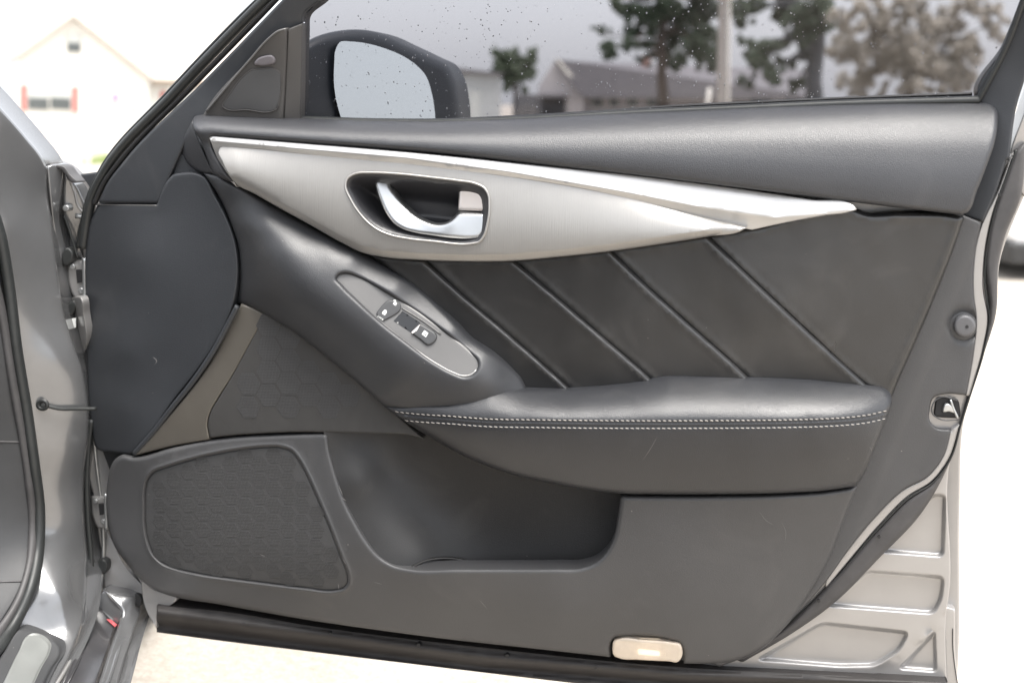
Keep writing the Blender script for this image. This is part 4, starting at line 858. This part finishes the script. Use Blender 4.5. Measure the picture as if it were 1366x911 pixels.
# lower fender and rocker
pad('fender_inner', [(133, 690, 'c'), (150, 720), (168, 755), (192, 782, 'c'), (192, 800, 'c'), (160, 800, 'c'), (140, 786, 'c')], [(136, 700, -34), (190, 790, -28), (145, 780, -24)], M['paint_in'], B, bev=2, dep=2, back=30, grid=5)
rock_h = tps([(128, 808, 8), (150, 828, 12), (116, 845, 68), (148, 862, 70), (82, 911, 205), (130, 911, 175), (60, 960, 300), (110, 960, 280)], 2)
pad('sill_film', [(128, 808, 'c'), (134, 800, 'c'), (146, 826), (155, 833, 'c'), (146, 862), (129, 911), (110, 965, 'c'), (50, 965, 'c'), (82, 911), (104, 866), (117, 842)], rock_h, M['blackfilm'], B, bev=3, dep=4, back=30, grid=6)
rk_h = tps([(139, 786, 0), (163, 815, 14), (157, 838, 40), (130, 911, 185), (178, 795, -6), (187, 815, -10), (172, 860, 60), (158, 911, 165), (140, 965, 270)], 2)
pad('rocker_panel', [(137, 786, 'c'), (150, 788), (178, 793), (186, 797, 'c'), (189, 812), (181, 838), (171, 868), (159, 911), (142, 970, 'c'), (108, 970, 'c'), (131, 911), (147, 862), (157, 835), (162, 817), (150, 802)], rk_h, M['paint'], B, bev=5, dep=7, back=40, grid=5)
pad('rocker_step', [(127, 803, 'c'), (139, 786, 'c'), (163, 816), (157, 834, 'c'), (146, 826)], [(130, 806, 4), (140, 790, -2), (162, 818, 12), (150, 830, 12)], M['paint'], B, bev=2, dep=2, back=20, grid=4)
pad('sill_hole', [(180, 792), (186, 794), (188, 805), (185, 810), (181, 808), (181, 798)], -1, M['backing'], B, bev=1, dep=1, back=6, grid=3)
pad('reflector_tape', [(142, 825.5, 'c'), (148, 826.5, 'c'), (156, 833, 'c'), (153, 836, 'c')], lambda x, y: rock_h(x, y) + 2.5, M['red'], B, bev=0, back=1, grid=3, step=2)
# aperture seals, sill plate, footwell
tube('aperture_seal', [(x, y, float(jamb_h(x, y)) + 8) for x, y, _ in [(-20, 250, 92), (0, 312, 80), (12, 380, 74), (23, 469, 70), (36, 548, 66), (46, 620, 66), (53, 680, 68), (52, 730, 76), (42, 784, 104), (20, 832, 140), (-20, 885, 190)]], 6.0, M['rubber'], B, rb=8)
tube('aperture_seal', [(x, y, float(jamb_h(x, y)) + 8) for x, y, _ in [(-20, 330, 96), (3, 420, 86), (16, 500, 82), (30, 580, 78), (39, 640, 78), (44, 700, 80), (42, 742, 90), (30, 790, 118), (4, 836, 158), (-20, 866, 190)]], 5.0, M['rubber_grey'], B, rb=7)
pad('kick_panel', [(-45, 250, 'c'), (-15, 300), (3, 400), (16, 500), (32, 590), (40, 650), (43, 710), (39, 745), (26, 790), (0, 834), (-45, 900, 'c')], [(-45, 300, 60), (0, 450, 64), (20, 590, 60), (30, 700, 50), (-30, 700, 20)] and (lambda x, y: jamb_h(x, y) + 9), M['cabin'], B, bev=4, dep=5, back=20, grid=7)
tube('trim_joint', [(-45, 586, float(jamb_h(-45, 586)) + 9), (0, 589, float(jamb_h(0, 589)) + 9), (28, 589.5, float(jamb_h(28, 589)) + 9)], 1.2, M['rubber_grey'], B)
tube('trim_joint', [(-45, 782, float(jamb_h(-45, 782)) + 9), (0, 776, float(jamb_h(0, 776)) + 9), (30, 775, float(jamb_h(30, 775)) + 9)], 1.2, M['rubber_grey'], B)
sp = pad('sill_plate', [(26, 838), (40, 840), (61, 847), (75, 855), (81, 864), (80, 874), (70, 890), (58, 914), (36, 965, 'c'), (-60, 965, 'c'), (-20, 905), (10, 860), (18, 844)], lambda x, y: jamb_h(x, y) + 9, M['cabin'], B, bev=5, dep=5, back=12, grid=6)
pad('plate_insert', [(38, 847), (46, 846), (60, 852), (66, 860), (64, 872), (54, 890), (44, 911), (22, 965, 'c'), (-24, 965, 'c'), (4, 911), (24, 870)], lambda x, y: jamb_h(x, y) + 12, M['sillplate'], sp, bev=3, dep=2, back=4, grid=6)
# check strap
tube('check_strap', [(62, 541, float(jamb_h(62, 541)) + 6), (80, 545, float(jamb_h(80, 545)) + 8), (100, 545, float(jamb_h(100, 545)) + 8), (128, 545, 4)], 2.4, M['rubber'], B, rb=3)
ring = [(57 + 6 * math.cos(a), 540 + 5.5 * math.sin(a), float(jamb_h(57, 540)) + 5) for a in np.arange(10) * math.pi / 5]
tube('strap_eye', ring, 2.6, M['rubber'], B, closed=True, step=2)
disc('strap_bolt', 57, 540, 3.4, float(jamb_h(57, 540)) + 4, M['steel'], B, bev=1.5, dep=1.5, back=8)

# rest of the car beside the photographer (it shows in the reflections of the pane and the metal)
HX, HY = -0.60, 0.0
ra = math.radians(70); RR = np.array([math.cos(ra), -math.sin(ra)]); IN = np.array([-math.sin(ra), -math.cos(ra)])
def CP(r, i, z): return (HX + RR[0] * r + IN[0] * i, HY + RR[1] * r + IN[1] * i, z)
def prism(name, ring_a, ring_b, m, parent, bevel=0.03, smooth=True):
    bm = bmesh.new(); a = [bm.verts.new(p) for p in ring_a]; b = [bm.verts.new(p) for p in ring_b]; n = len(a)
    bm.faces.new(a[::-1]); bm.faces.new(b)
    for k in range(n): bm.faces.new((a[k], a[(k+1) % n], b[(k+1) % n], b[k]))
    bmesh.ops.recalc_face_normals(bm, faces=bm.faces)
    return bm_obj(name, bm, m, parent, smooth=False, bevel=bevel)
sec = [(0.06, 0.22), (0.0, 0.35), (-0.02, 0.62), (0.0, 0.86), (0.05, 0.94), (0.12, 0.94), (0.12, 0.22)]
prism('rear_flank', [CP(1.15, i, z) for i, z in sec], [CP(3.2, i, z) for i, z in sec], M['paint'], B)
sec = [(0.30, 1.36), (0.45, 1.43), (0.90, 1.46), (1.35, 1.43), (1.5, 1.36), (1.35, 1.39), (0.90, 1.42), (0.45, 1.39)]
prism('roof', [CP(0.55, i, z) for i, z in sec], [CP(2.7, i, z - 0.03) for i, z in sec], M['paint'], B, bevel=0)
prism('centre_pillar', [CP(1.12, 0.04, 0.9), CP(1.3, 0.04, 0.9), CP(1.3, 0.14, 0.9), CP(1.12, 0.14, 0.9)], [CP(1.25, 0.28, 1.38), CP(1.4, 0.28, 1.38), CP(1.4, 0.36, 1.38), CP(1.25, 0.36, 1.38)], M['cabin'], B)
prism('cabin_floor', [CP(0.15, 0.15, 0.24), CP(2.6, 0.15, 0.24), CP(2.6, 1.6, 0.24), CP(0.15, 1.6, 0.24)], [CP(0.15, 0.15, 0.3), CP(2.6, 0.15, 0.3), CP(2.6, 1.6, 0.3), CP(0.15, 1.6, 0.3)], M['cabin'], B)
prism('far_door', [CP(0.1, 1.6, 0.25), CP(3.0, 1.6, 0.25), CP(3.0, 1.7, 0.25), CP(0.1, 1.7, 0.25)], [CP(0.1, 1.6, 0.98), CP(3.0, 1.6, 0.98), CP(3.0, 1.7, 0.98), CP(0.1, 1.7, 0.98)], M['cabin'], B)
seat = prism('seat_cushion', [CP(0.5, 0.2, 0.3), CP(1.05, 0.2, 0.3), CP(1.05, 0.72, 0.3), CP(0.5, 0.72, 0.3)], [CP(0.5, 0.22, 0.55), CP(1.05, 0.22, 0.5), CP(1.05, 0.7, 0.5), CP(0.5, 0.7, 0.55)], M['leather'], B, bevel=0.05)
prism('seat_back', [CP(1.0, 0.22, 0.5), CP(1.15, 0.22, 0.5), CP(1.15, 0.7, 0.5), CP(1.0, 0.7, 0.5)], [CP(1.25, 0.27, 1.2), CP(1.38, 0.27, 1.2), CP(1.38, 0.65, 1.2), CP(1.25, 0.65, 1.2)], M['leather'], B, bevel=0.05)
sec = [(0.02, 0.22), (0.0, 0.45), (0.02, 0.70), (0.07, 0.83), (0.16, 0.87), (0.30, 0.87), (0.30, 0.22)]
sec2 = [(0.10, 0.22), (0.06, 0.40), (0.08, 0.56), (0.14, 0.66), (0.22, 0.70), (0.36, 0.72), (0.36, 0.22)]
prism('front_fender', [CP(-0.16, i, z) for i, z in sec], [CP(-1.7, i, z) for i, z in sec2], M['paint'], B)
bm = bmesh.new(); bmesh.ops.create_cone(bm, cap_ends=True, segments=32, radius1=0.33, radius2=0.33, depth=0.22)
mt = Matrix.Translation(Vector(CP(-0.8, 0.08, 0.33))) @ Matrix.Rotation(math.radians(20), 4, 'Z') @ Matrix.Rotation(math.pi / 2, 4, 'Y')
bmesh.ops.transform(bm, matrix=mt, verts=bm.verts); fw = bm_obj('front_wheel', bm, M['tyre'], B, bevel=0.02)
bm = bmesh.new(); bmesh.ops.create_cone(bm, cap_ends=True, segments=32, radius1=0.23, radius2=0.23, depth=0.24)
bmesh.ops.transform(bm, matrix=mt, verts=bm.verts); bm_obj('rim', bm, M['steel'], fw, bevel=0.01)
print('part C done')

# ------------------------------------------------------------------ background
class Plane:
    """vertical plane facing the camera at distance dist along the ray through px0, turned by yaw degrees"""
    def __init__(s, px0, dist, yaw=0.0):
        d = rays(np.array([px0]), np.array([140.0]))[0]; hd = np.array([d[0], d[1], 0]); hd /= np.linalg.norm(hd)
        s.o = np.array([CAM[0], CAM[1], 0]) + hd * dist
        a = math.radians(yaw); n = -hd; s.n = np.array([n[0]*math.cos(a) - n[1]*math.sin(a), n[0]*math.sin(a) + n[1]*math.cos(a), 0])
        s.u = np.cross((0, 0, 1.0), s.n)
    def __call__(s, px, py, off=0.0):
        d = rays(np.asarray(px, float), np.asarray(py, float)); o = s.o + s.n * off
        t = ((o - CAM) @ s.n) / (d @ s.n); return CAM + d * t[..., None]
def slab(name, P, poly, off, thick, m, parent, zmin=None):
    a = np.array(poly, float); X = P(a[:, 0], a[:, 1], off)
    if zmin is not None: X[:, 2] = np.maximum(X[:, 2], zmin)
    Y = X - P.n * thick
    bm = bmesh.new(); va = [bm.verts.new(p) for p in X]; vb = [bm.verts.new(p) for p in Y]; n = len(va)
    bm.faces.new(va); bm.faces.new(vb[::-1])
    for k in range(n): bm.faces.new((va[k], vb[k], vb[(k+1) % n], va[(k+1) % n]))
    bmesh.ops.recalc_face_normals(bm, faces=bm.faces)
    return bm_obj(name, bm, m, parent)
def poly3(name, X, m, parent, thick=0.15, down=(0, 0, -1)):
    X = np.asarray(X, float); Y = X + np.array(down) * thick
    bm = bmesh.new(); va = [bm.verts.new(p) for p in X]; vb = [bm.verts.new(p) for p in Y]; n = len(va)
    bm.faces.new(va); bm.faces.new(vb[::-1])
    for k in range(n): bm.faces.new((va[k], vb[k], vb[(k+1) % n], va[(k+1) % n]))
    bmesh.ops.recalc_face_normals(bm, faces=bm.faces)
    return bm_obj(name, bm, m, parent)

# house at the left
P = Plane(110, 58, 6)
h1 = empty('house', tuple(P.o), 'white gabled house with red window shutters, far left behind the car', 'house')
wl = slab('gable_wall', P, [(24, 72), (97, 22), (200, 101), (200, 260), (27, 260)], 0, 0.3, M['housewall'], h1, 0.0)
back4 = P(np.array([24, 97, 200, 97]), np.array([72, 22, 101, 22])) 
deep = -P.n * 6.0
e = P.n * 0.35
a, pk, c = P(np.array([22, 97, 203]), np.array([74, 20, 104]))
poly3('roof', [a + e, pk + e, pk + deep, a + deep], M['roofpale'], h1, 0.18)
poly3('roof', [c + e, pk + e, pk + deep, c + deep], M['roofpale'], h1, 0.18)
Q = lambda x, y, off: P(np.array([x]), np.array([y]), off)[0]
eL, eR = Q(20, 108, -1.2), Q(330, 112, -1.2)
ridge = P(np.array([38, 330]), np.array([11, 28]), -5.0)
poly3('main_roof', [eL, eR, ridge[1], ridge[0]], M['roofpale'], h1, 0.15)
slab('main_wall', P, [(20, 108), (330, 112), (330, 260), (20, 260)], -1.5, 0.3, M['housewall'], h1, 0.0)
poly3('eave_board', [Q(198, 106, -1.1), Q(330, 111, -1.1), Q(330, 114, -1.1), Q(198, 109, -1.1)], M['brown'], h1, 0.1, -P.n)
def house_window(P, x0, y0, x1, y1, sk, parent, mull=True, shut=None, blind=True, off=0.06):
    f = slab('window', P, [(x0, y0), (x1, y0 + sk), (x1, y1 + sk), (x0, y1)], off, 0.08, M['whitetrim'], parent)
    g_ = 1.6
    if mull:
        xm = (x0 + x1) / 2; cells = [(x0 + g_, xm - 1), (xm + 1, x1 - g_)]
    else: cells = [(x0 + g_, x1 - g_)]
    for (p, q) in cells:
        slab('pane', P, [(p, y0 + g_ + 1), (q, y0 + g_ + 1 + sk * 0.5), (q, y1 - g_ + sk * 0.6), (p, y1 - g_)], off + 0.02, 0.05, M['pane'], f)
        if blind:
            ym = y0 + (y1 - y0) * 0.5
            slab('blind', P, [(p + .3, y0 + g_ + 1), (q - .3, y0 + g_ + 1 + sk * 0.5), (q - .3, ym + sk * .5), (p + .3, ym)], off + 0.04, 0.03, M['blind'], f)
    if shut:
        for (p, q, s0) in ((x0 - shut, x0 - 0.3, 0), (x1 + 0.3, x1 + shut, sk)):
            slab('shutter', P, [(p, y0 + s0), (q, y0 + s0), (q, y1 + s0 + 1), (p, y1 + s0 + 1)], off + 0.03, 0.06, M['shutter'], f)
house_window(P, 35.5, 113, 96.5, 147.5, 2.5, h1, True, 8)
house_window(P, 88, 43, 109.5, 71, 1.5, h1, False, None)
house_window(P, 222, 122, 260, 150, 1.5, h1, True, 8, off=-1.44)
dr = slab('front_door', P, [(142, 118), (166, 119), (166, 200), (142, 200)], 0.04, 0.08, M['whitetrim'], h1, 0.05)
slab('door_glass', P, [(148, 144), (159, 144.5), (159, 155), (148, 155)], 0.07, 0.04, M['blind'], dr)
ring = np.array([(154 + 4 * math.cos(a), 130 + 4 * math.sin(a)) for a in np.linspace(0, 2 * math.pi, 14, endpoint=False)])
tube3('wreath', P(ring[:, 0], ring[:, 1], 0.15), 0.05, 0.05, mat('lilac wreath', (0.35, 0.25, 0.45), 0.8, vary=0.2), dr, closed=True, axis=tuple(P.n))
slab('porch_lamp', P, [(175, 143), (182, 143), (181, 147), (176, 147)], 0.15, 0.15, M['brown'], h1)
slab('porch_rail', P, [(130, 160), (132, 160), (137, 175), (133, 177)], 0.6, 0.1, M['brown'], h1)

# grey roofed house and outbuildings seen through the pane
P2 = Plane(770, 75, -8)
h2 = empty('house', tuple(P2.o), 'low tan house with grey shingle roof, seen through the car window', 'house')
slab('gable_wall', P2, [(718, 116), (741, 80), (779, 122), (779, 165), (718, 165)], 0, 0.3, M['housewall2'], h2, 0.0)
slab('front_wall', P2, [(776, 122), (1080, 122), (1080, 165), (776, 165)], -0.8, 0.3, M['housewall2'], h2, 0.0)
Q2 = lambda x, y, off: P2(np.array([x]), np.array([y]), off)[0]
pk2 = Q2(742, 79, 0.3); rr = Q2(1080, 94, -6); rl = Q2(745, 81, -6)
poly3('roof', [Q2(776, 126, 0.4), Q2(1084, 128, 0.4), rr, rl, pk2], M['roofgrey'], h2, 0.2)
poly3('bargeboard', [Q2(740, 78, 0.35), Q2(746, 80, 0.35), Q2(782, 122, 0.35), Q2(776, 124, 0.35)], M['whitetrim'], h2, 0.12, -P2.n)
for (x0, x1) in ((789, 805), (812, 826), (836, 852), (862, 880), (1000, 1030), (1046, 1070)):
    f = slab('window', P2, [(x0, 131), (x1, 131), (x1, 143), (x0, 143)], -0.74, 0.08, M['whitetrim'], h2)
    slab('pane', P2, [(x0 + 1, 132), (x1 - 1, 132), (x1 - 1, 142), (x0 + 1, 142)], -0.70, 0.05, M['pane'], f)
gar = slab('carport', P2, [(685, 126), (755, 126), (755, 130), (685, 130)], 1.2, 3.0, M['roofgrey'], h2)
slab('carport_opening', P2, [(722, 130), (754, 130), (754, 160), (722, 160)], 0.1, 0.15, M['siding_dark'], h2, 0.0)
slab('chimney', P2, [(857, 74), (867, 74), (867, 100), (857, 100)], -5.0, 0.9, mat('pinkish brick', (0.32, 0.2, 0.17), 0.9, vary=0.15), h2)
P3_ = Plane(640, 66, 4)
h3 = empty('shed', tuple(P3_.o), 'pale flat fronted outbuilding beside the mirror, seen through the window', 'building')
slab('wall', P3_, [(600, 96), (668, 100), (668, 165), (600, 165)], 0, 2.5, mat('pale siding', (0.42, 0.44, 0.44), 0.8, vary=0.08, vscale=1), h3, 0.0)
slab('door', P3_, [(626, 122), (640, 122), (640, 165), (626, 165)], 0.05, 0.1, M['blind'], h3, 0.0)
slab('roof', P3_, [(597, 91), (612, 91), (671, 98), (671, 101), (597, 96)], 0.3, 3.2, M['roofgrey'], h3)
P4 = Plane(700, 60, 0)
fence = empty('fence', tuple(P4.o), 'dark low board fence in front of the tan house', 'fence')
for k in range(9):
    x = 684 + k * 4.4
    slab('board', P4, [(x, 130), (x + 4.0, 130), (x + 4.0, 175), (x, 175)], 0, 0.04, M['siding_dark'], fence, 0.0)

def tree(name, label, px, dist, trunk_w, trunk_top, crown, leafm, barkm, n, size, seed, limbs=6, lean=0.0):
    """crown: list of (px, py, rx, ry) clumps as traced; trunk_w in px"""
    r_ = random.Random(seed); P = Plane(px, dist, 0); k = dist / FPX
    base = P.o.copy(); base[2] = 0
    t = empty(name, tuple(base), label, 'tree')
    top = P(np.array([px + lean]), np.array([trunk_top]))[0]
    zz = np.linspace(0, 1, 9)[:, None]; path = base + (top - base) * zz; path[1:-1] += np.array([[r_.uniform(-1, 1) * trunk_w * k * 0.12, r_.uniform(-1, 1) * 0.05, 0] for _ in range(7)])
    tube3('trunk', path, np.linspace(0.58, 0.30, 9) * trunk_w * k, np.linspace(0.58, 0.30, 9) * trunk_w * k, barkm, t, axis=(0.02, -1, 0.01))
    V = []; F = []
    cl = [(P(np.array([c[0]]), np.array([c[1]]), r_.uniform(-1.5, 1.5))[0], c[2] * k, c[3] * k) for c in crown]
    for i, c in enumerate(cl[:limbs + 8]):
        s0 = path[r_.choice([4, 5, 6, 7])]; mid = (s0 + c[0]) / 2 + np.array([0, 0, 0.2])
        pp = curve([tuple(s0), tuple(mid), tuple(c[0])], max(0.3, np.linalg.norm(c[0] - s0) / 5), False)
        tube3('limb', pp, np.linspace(0.16, 0.05, len(pp)) * trunk_w * k, np.linspace(0.16, 0.05, len(pp)) * trunk_w * k, barkm, t, axis=(0.02, -1, 0.01), nseg=6)
    tot = sum(c[1] * c[2] for c in cl)
    for (c, rx, ry) in cl:
        subs = []
        for _ in range(max(8, int(22 * rx * ry / max(tot / len(cl), 1e-6)))):
            v = Vector((r_.gauss(0, 1), r_.gauss(0, 1), r_.gauss(0, 1))).normalized() * r_.uniform(0.2, 1.25)
            subs.append((c + np.array([v.x * rx, v.y * rx, v.z * ry]), r_.uniform(0.10, 0.34) * min(rx, ry)))
        m_ = int(n * rx * ry / tot)
        for _ in range(m_):
            sc, sr = r_.choice(subs)
            v = Vector((r_.gauss(0, 1), r_.gauss(0, 1), r_.gauss(0, 1))).normalized() * (sr * r_.uniform(0.1, 1.6))
            p = sc + np.array(v)
            u = Vector((r_.gauss(0, 1), r_.gauss(0, 1), r_.gauss(0, 1))).normalized(); q = u.orthogonal().normalized()
            a_ = size * r_.uniform(0.6, 1.3); b_ = a_ * 0.55; nn_ = len(V)
            u = np.array(u) * a_; q = np.array(q) * b_
            V += [p - u, p + q, p + u, p - q]; F.append((nn_, nn_+1, nn_+2, nn_+3))
    mesh('crown', V, F, leafm, t, smooth=False)
    return t
tree('tree', 'small bushy green tree left of the tan house, seen through the window', 688, 68, 6, 100, [(672, 82, 15, 16), (690, 88, 17, 20), (704, 96, 13, 22), (711, 74, 7, 10), (680, 108, 14, 14), (664, 92, 8, 12)], M['leaf2'], M['bark'], 7000, 0.12, 3)
tree('tree', 'tall dark tree with brown trunk in front of the grey roof', 884, 48, 15, 20, [(840, 12, 26, 20), (800, 44, 12, 9), (812, 66, 16, 12), (838, 62, 18, 12), (862, 34, 20, 20), (884, 6, 30, 22), (905, 34, 26, 24), (930, 14, 24, 24), (935, 62, 26, 26), (900, 74, 22, 18), (862, 82, 16, 9), (826, 2, 14, 14), (950, 85, 18, 14), (870, -30, 50, 30), (920, -35, 50, 30)], M['leaf'], M['bark'], 45000, 0.085, 11)
tree('tree', 'dark tree with bluish leaning trunk behind the light pole', 1084, 44, 22, -10, [(990, 18, 16, 22), (1012, 6, 14, 12), (1048, 12, 20, 18), (1074, 28, 24, 26), (1062, 54, 14, 12), (1018, 72, 22, 18), (996, 60, 10, 14), (1046, 86, 16, 12), (1030, 104, 18, 12), (1064, 112, 14, 12), (1080, 66, 16, 20), (1096, 10, 18, 30), (1000, 108, 12, 12), (1060, -30, 60, 24)], M['leaf'], M['bark_grey'], 36000, 0.078, 12, lean=12)
tree('tree', 'pale tan leafy stand-in for the brownish veil at the right end of the window', 1215, 40, 12, 60, [(1130, 20, 22, 24), (1135, 70, 22, 26), (1150, 108, 26, 20), (1172, 36, 24, 26), (1180, 84, 28, 26), (1210, 14, 26, 20), (1215, 60, 28, 28), (1222, 104, 30, 22), (1252, 36, 26, 26), (1262, 84, 28, 26), (1295, 12, 24, 20), (1292, 60, 20, 24), (1290, 106, 22, 18), (1325, 30, 16, 24), (1180, 122, 40, 10), (1250, 122, 40, 10), (1200, -25, 80, 20), (1290, -25, 50, 20)], M['leaf_veil'], M['bark'], 60000, 0.062, 13)  # crown put in place of the brownish veil on the glass
pb = Plane(962, 36, 0)
pole = empty('utility_pole', tuple([pb.o[0], pb.o[1], 0]), 'pale weathered utility pole between the two dark trees', 'pole')
tp = pb(np.array([966.0]), np.array([-60.0]))[0]; bs = np.array([pb.o[0], pb.o[1], 0])
tube3('shaft', np.linspace(bs, tp, 8), np.linspace(0.15, 0.11, 8), np.linspace(0.15, 0.11, 8), M['pole'], pole, axis=(0.02, -1, 0.01))
tube3('conduit', np.linspace(bs + [0.22, -0.1, 0], tp + [0.16, -0.1, 0], 8), 0.04, 0.04, M['whitetrim'], pole, axis=(0.02, -1, 0.01))
tube3('guy_guard', np.linspace(bs + [-0.5, -0.2, 0], bs + [-0.32, -0.2, 1.4], 4), 0.06, 0.06, M['whitetrim'], pole, axis=(0.02, -1, 0.01))

# white car parked beyond the rear edge of the door
d = rays(np.array([1345.0]), np.array([360.0]))[0]
t_ = CAM[2] / -rays(np.array([1345.0]), np.array([374.0]))[0][2]
c0 = CAM + rays(np.array([1345.0]), np.array([374.0]))[0] * t_
pc = empty('parked_car', tuple(c0), 'white parked car at the right edge, only its dark lower bumper showing', 'car')
ax = np.array([math.cos(0.25), math.sin(0.25), 0]); dp = np.array([-math.sin(0.25), math.cos(0.25), 0])
def CC(a, b, z): return tuple(c0 + ax * a + dp * b + np.array([0, 0, z]))
prof_ = [(0.03, 0.19), (-0.06, 0.36), (-0.05, 0.65), (0.08, 0.80), (1.05, 0.95), (1.75, 1.38), (2.9, 1.45), (3.7, 1.05), (4.3, 0.98), (4.4, 0.45), (4.25, 0.28)]
prism('body', [CC(a, 0, z) for a, z in prof_], [CC(a, 1.75, z) for a, z in prof_], M['whitecar'], pc, bevel=0.05)
prism('bumper', [CC(0.0, -0.03, 0.09), CC(0.6, -0.03, 0.09), CC(0.5, -0.03, 0.20), CC(-0.02, -0.03, 0.21)], [CC(0.0, 1.78, 0.09), CC(0.6, 1.78, 0.09), CC(0.5, 1.78, 0.20), CC(-0.02, 1.78, 0.21)], M['tyre'], pc, bevel=0.02)
prism('side_window', [CC(1.25, -0.01, 0.98), CC(3.4, -0.01, 1.03), CC(2.85, -0.01, 1.37), CC(1.8, -0.01, 1.33)], [CC(1.25, 0.1, 0.98), CC(3.4, 0.1, 1.03), CC(2.85, 0.1, 1.37), CC(1.8, 0.1, 1.33)], M['pane'], pc, bevel=0)
for a in (0.85, 3.5):
    for b in (0.0, 1.6):
        bm = bmesh.new(); bmesh.ops.create_cone(bm, cap_ends=True, segments=28, radius1=0.32, radius2=0.32, depth=0.22)
        mt = Matrix.Translation(Vector(CC(a, b + 0.08, 0.32))) @ Matrix.Rotation(0.25, 4, 'Z') @ Matrix.Rotation(math.pi / 2, 4, 'X')
        bmesh.ops.transform(bm, matrix=mt, verts=bm.verts); wh = bm_obj('wheel', bm, M['tyre'], pc, bevel=0.02)
        bm = bmesh.new(); bmesh.ops.create_cone(bm, cap_ends=True, segments=24, radius1=0.21, radius2=0.19, depth=0.24)
        bmesh.ops.transform(bm, matrix=mt, verts=bm.verts); bm_obj('rim', bm, M['steel'], wh, bevel=0.01)
# grass tuft by the pillar
gp = Plane(147, 22, 0); gb = gp(np.array([147.0]), np.array([222.0]))[0]
V = []; F = []
for k in range(260):
    x, y, a = gb[0] + random.gauss(0, 0.16), gb[1] + random.gauss(0, 0.3), random.uniform(0, 6.3); hgt = random.uniform(0.08, 0.2)
    n = len(V); dx, dy = 0.012 * math.cos(a), 0.012 * math.sin(a)
    V += [(x - dx, y - dy, 0), (x + dx, y + dy, 0), (x + random.gauss(0, 0.05), y + random.gauss(0, 0.05), hgt)]; F.append((n, n+1, n+2))
gt = mesh('grass_tuft', V, F, M['grass'], None, smooth=False); gt['kind'] = 'stuff'
gt['label'] = 'small bright grass tuft on pale ground behind the pillar'; gt['category'] = 'grass'
print('part D done')
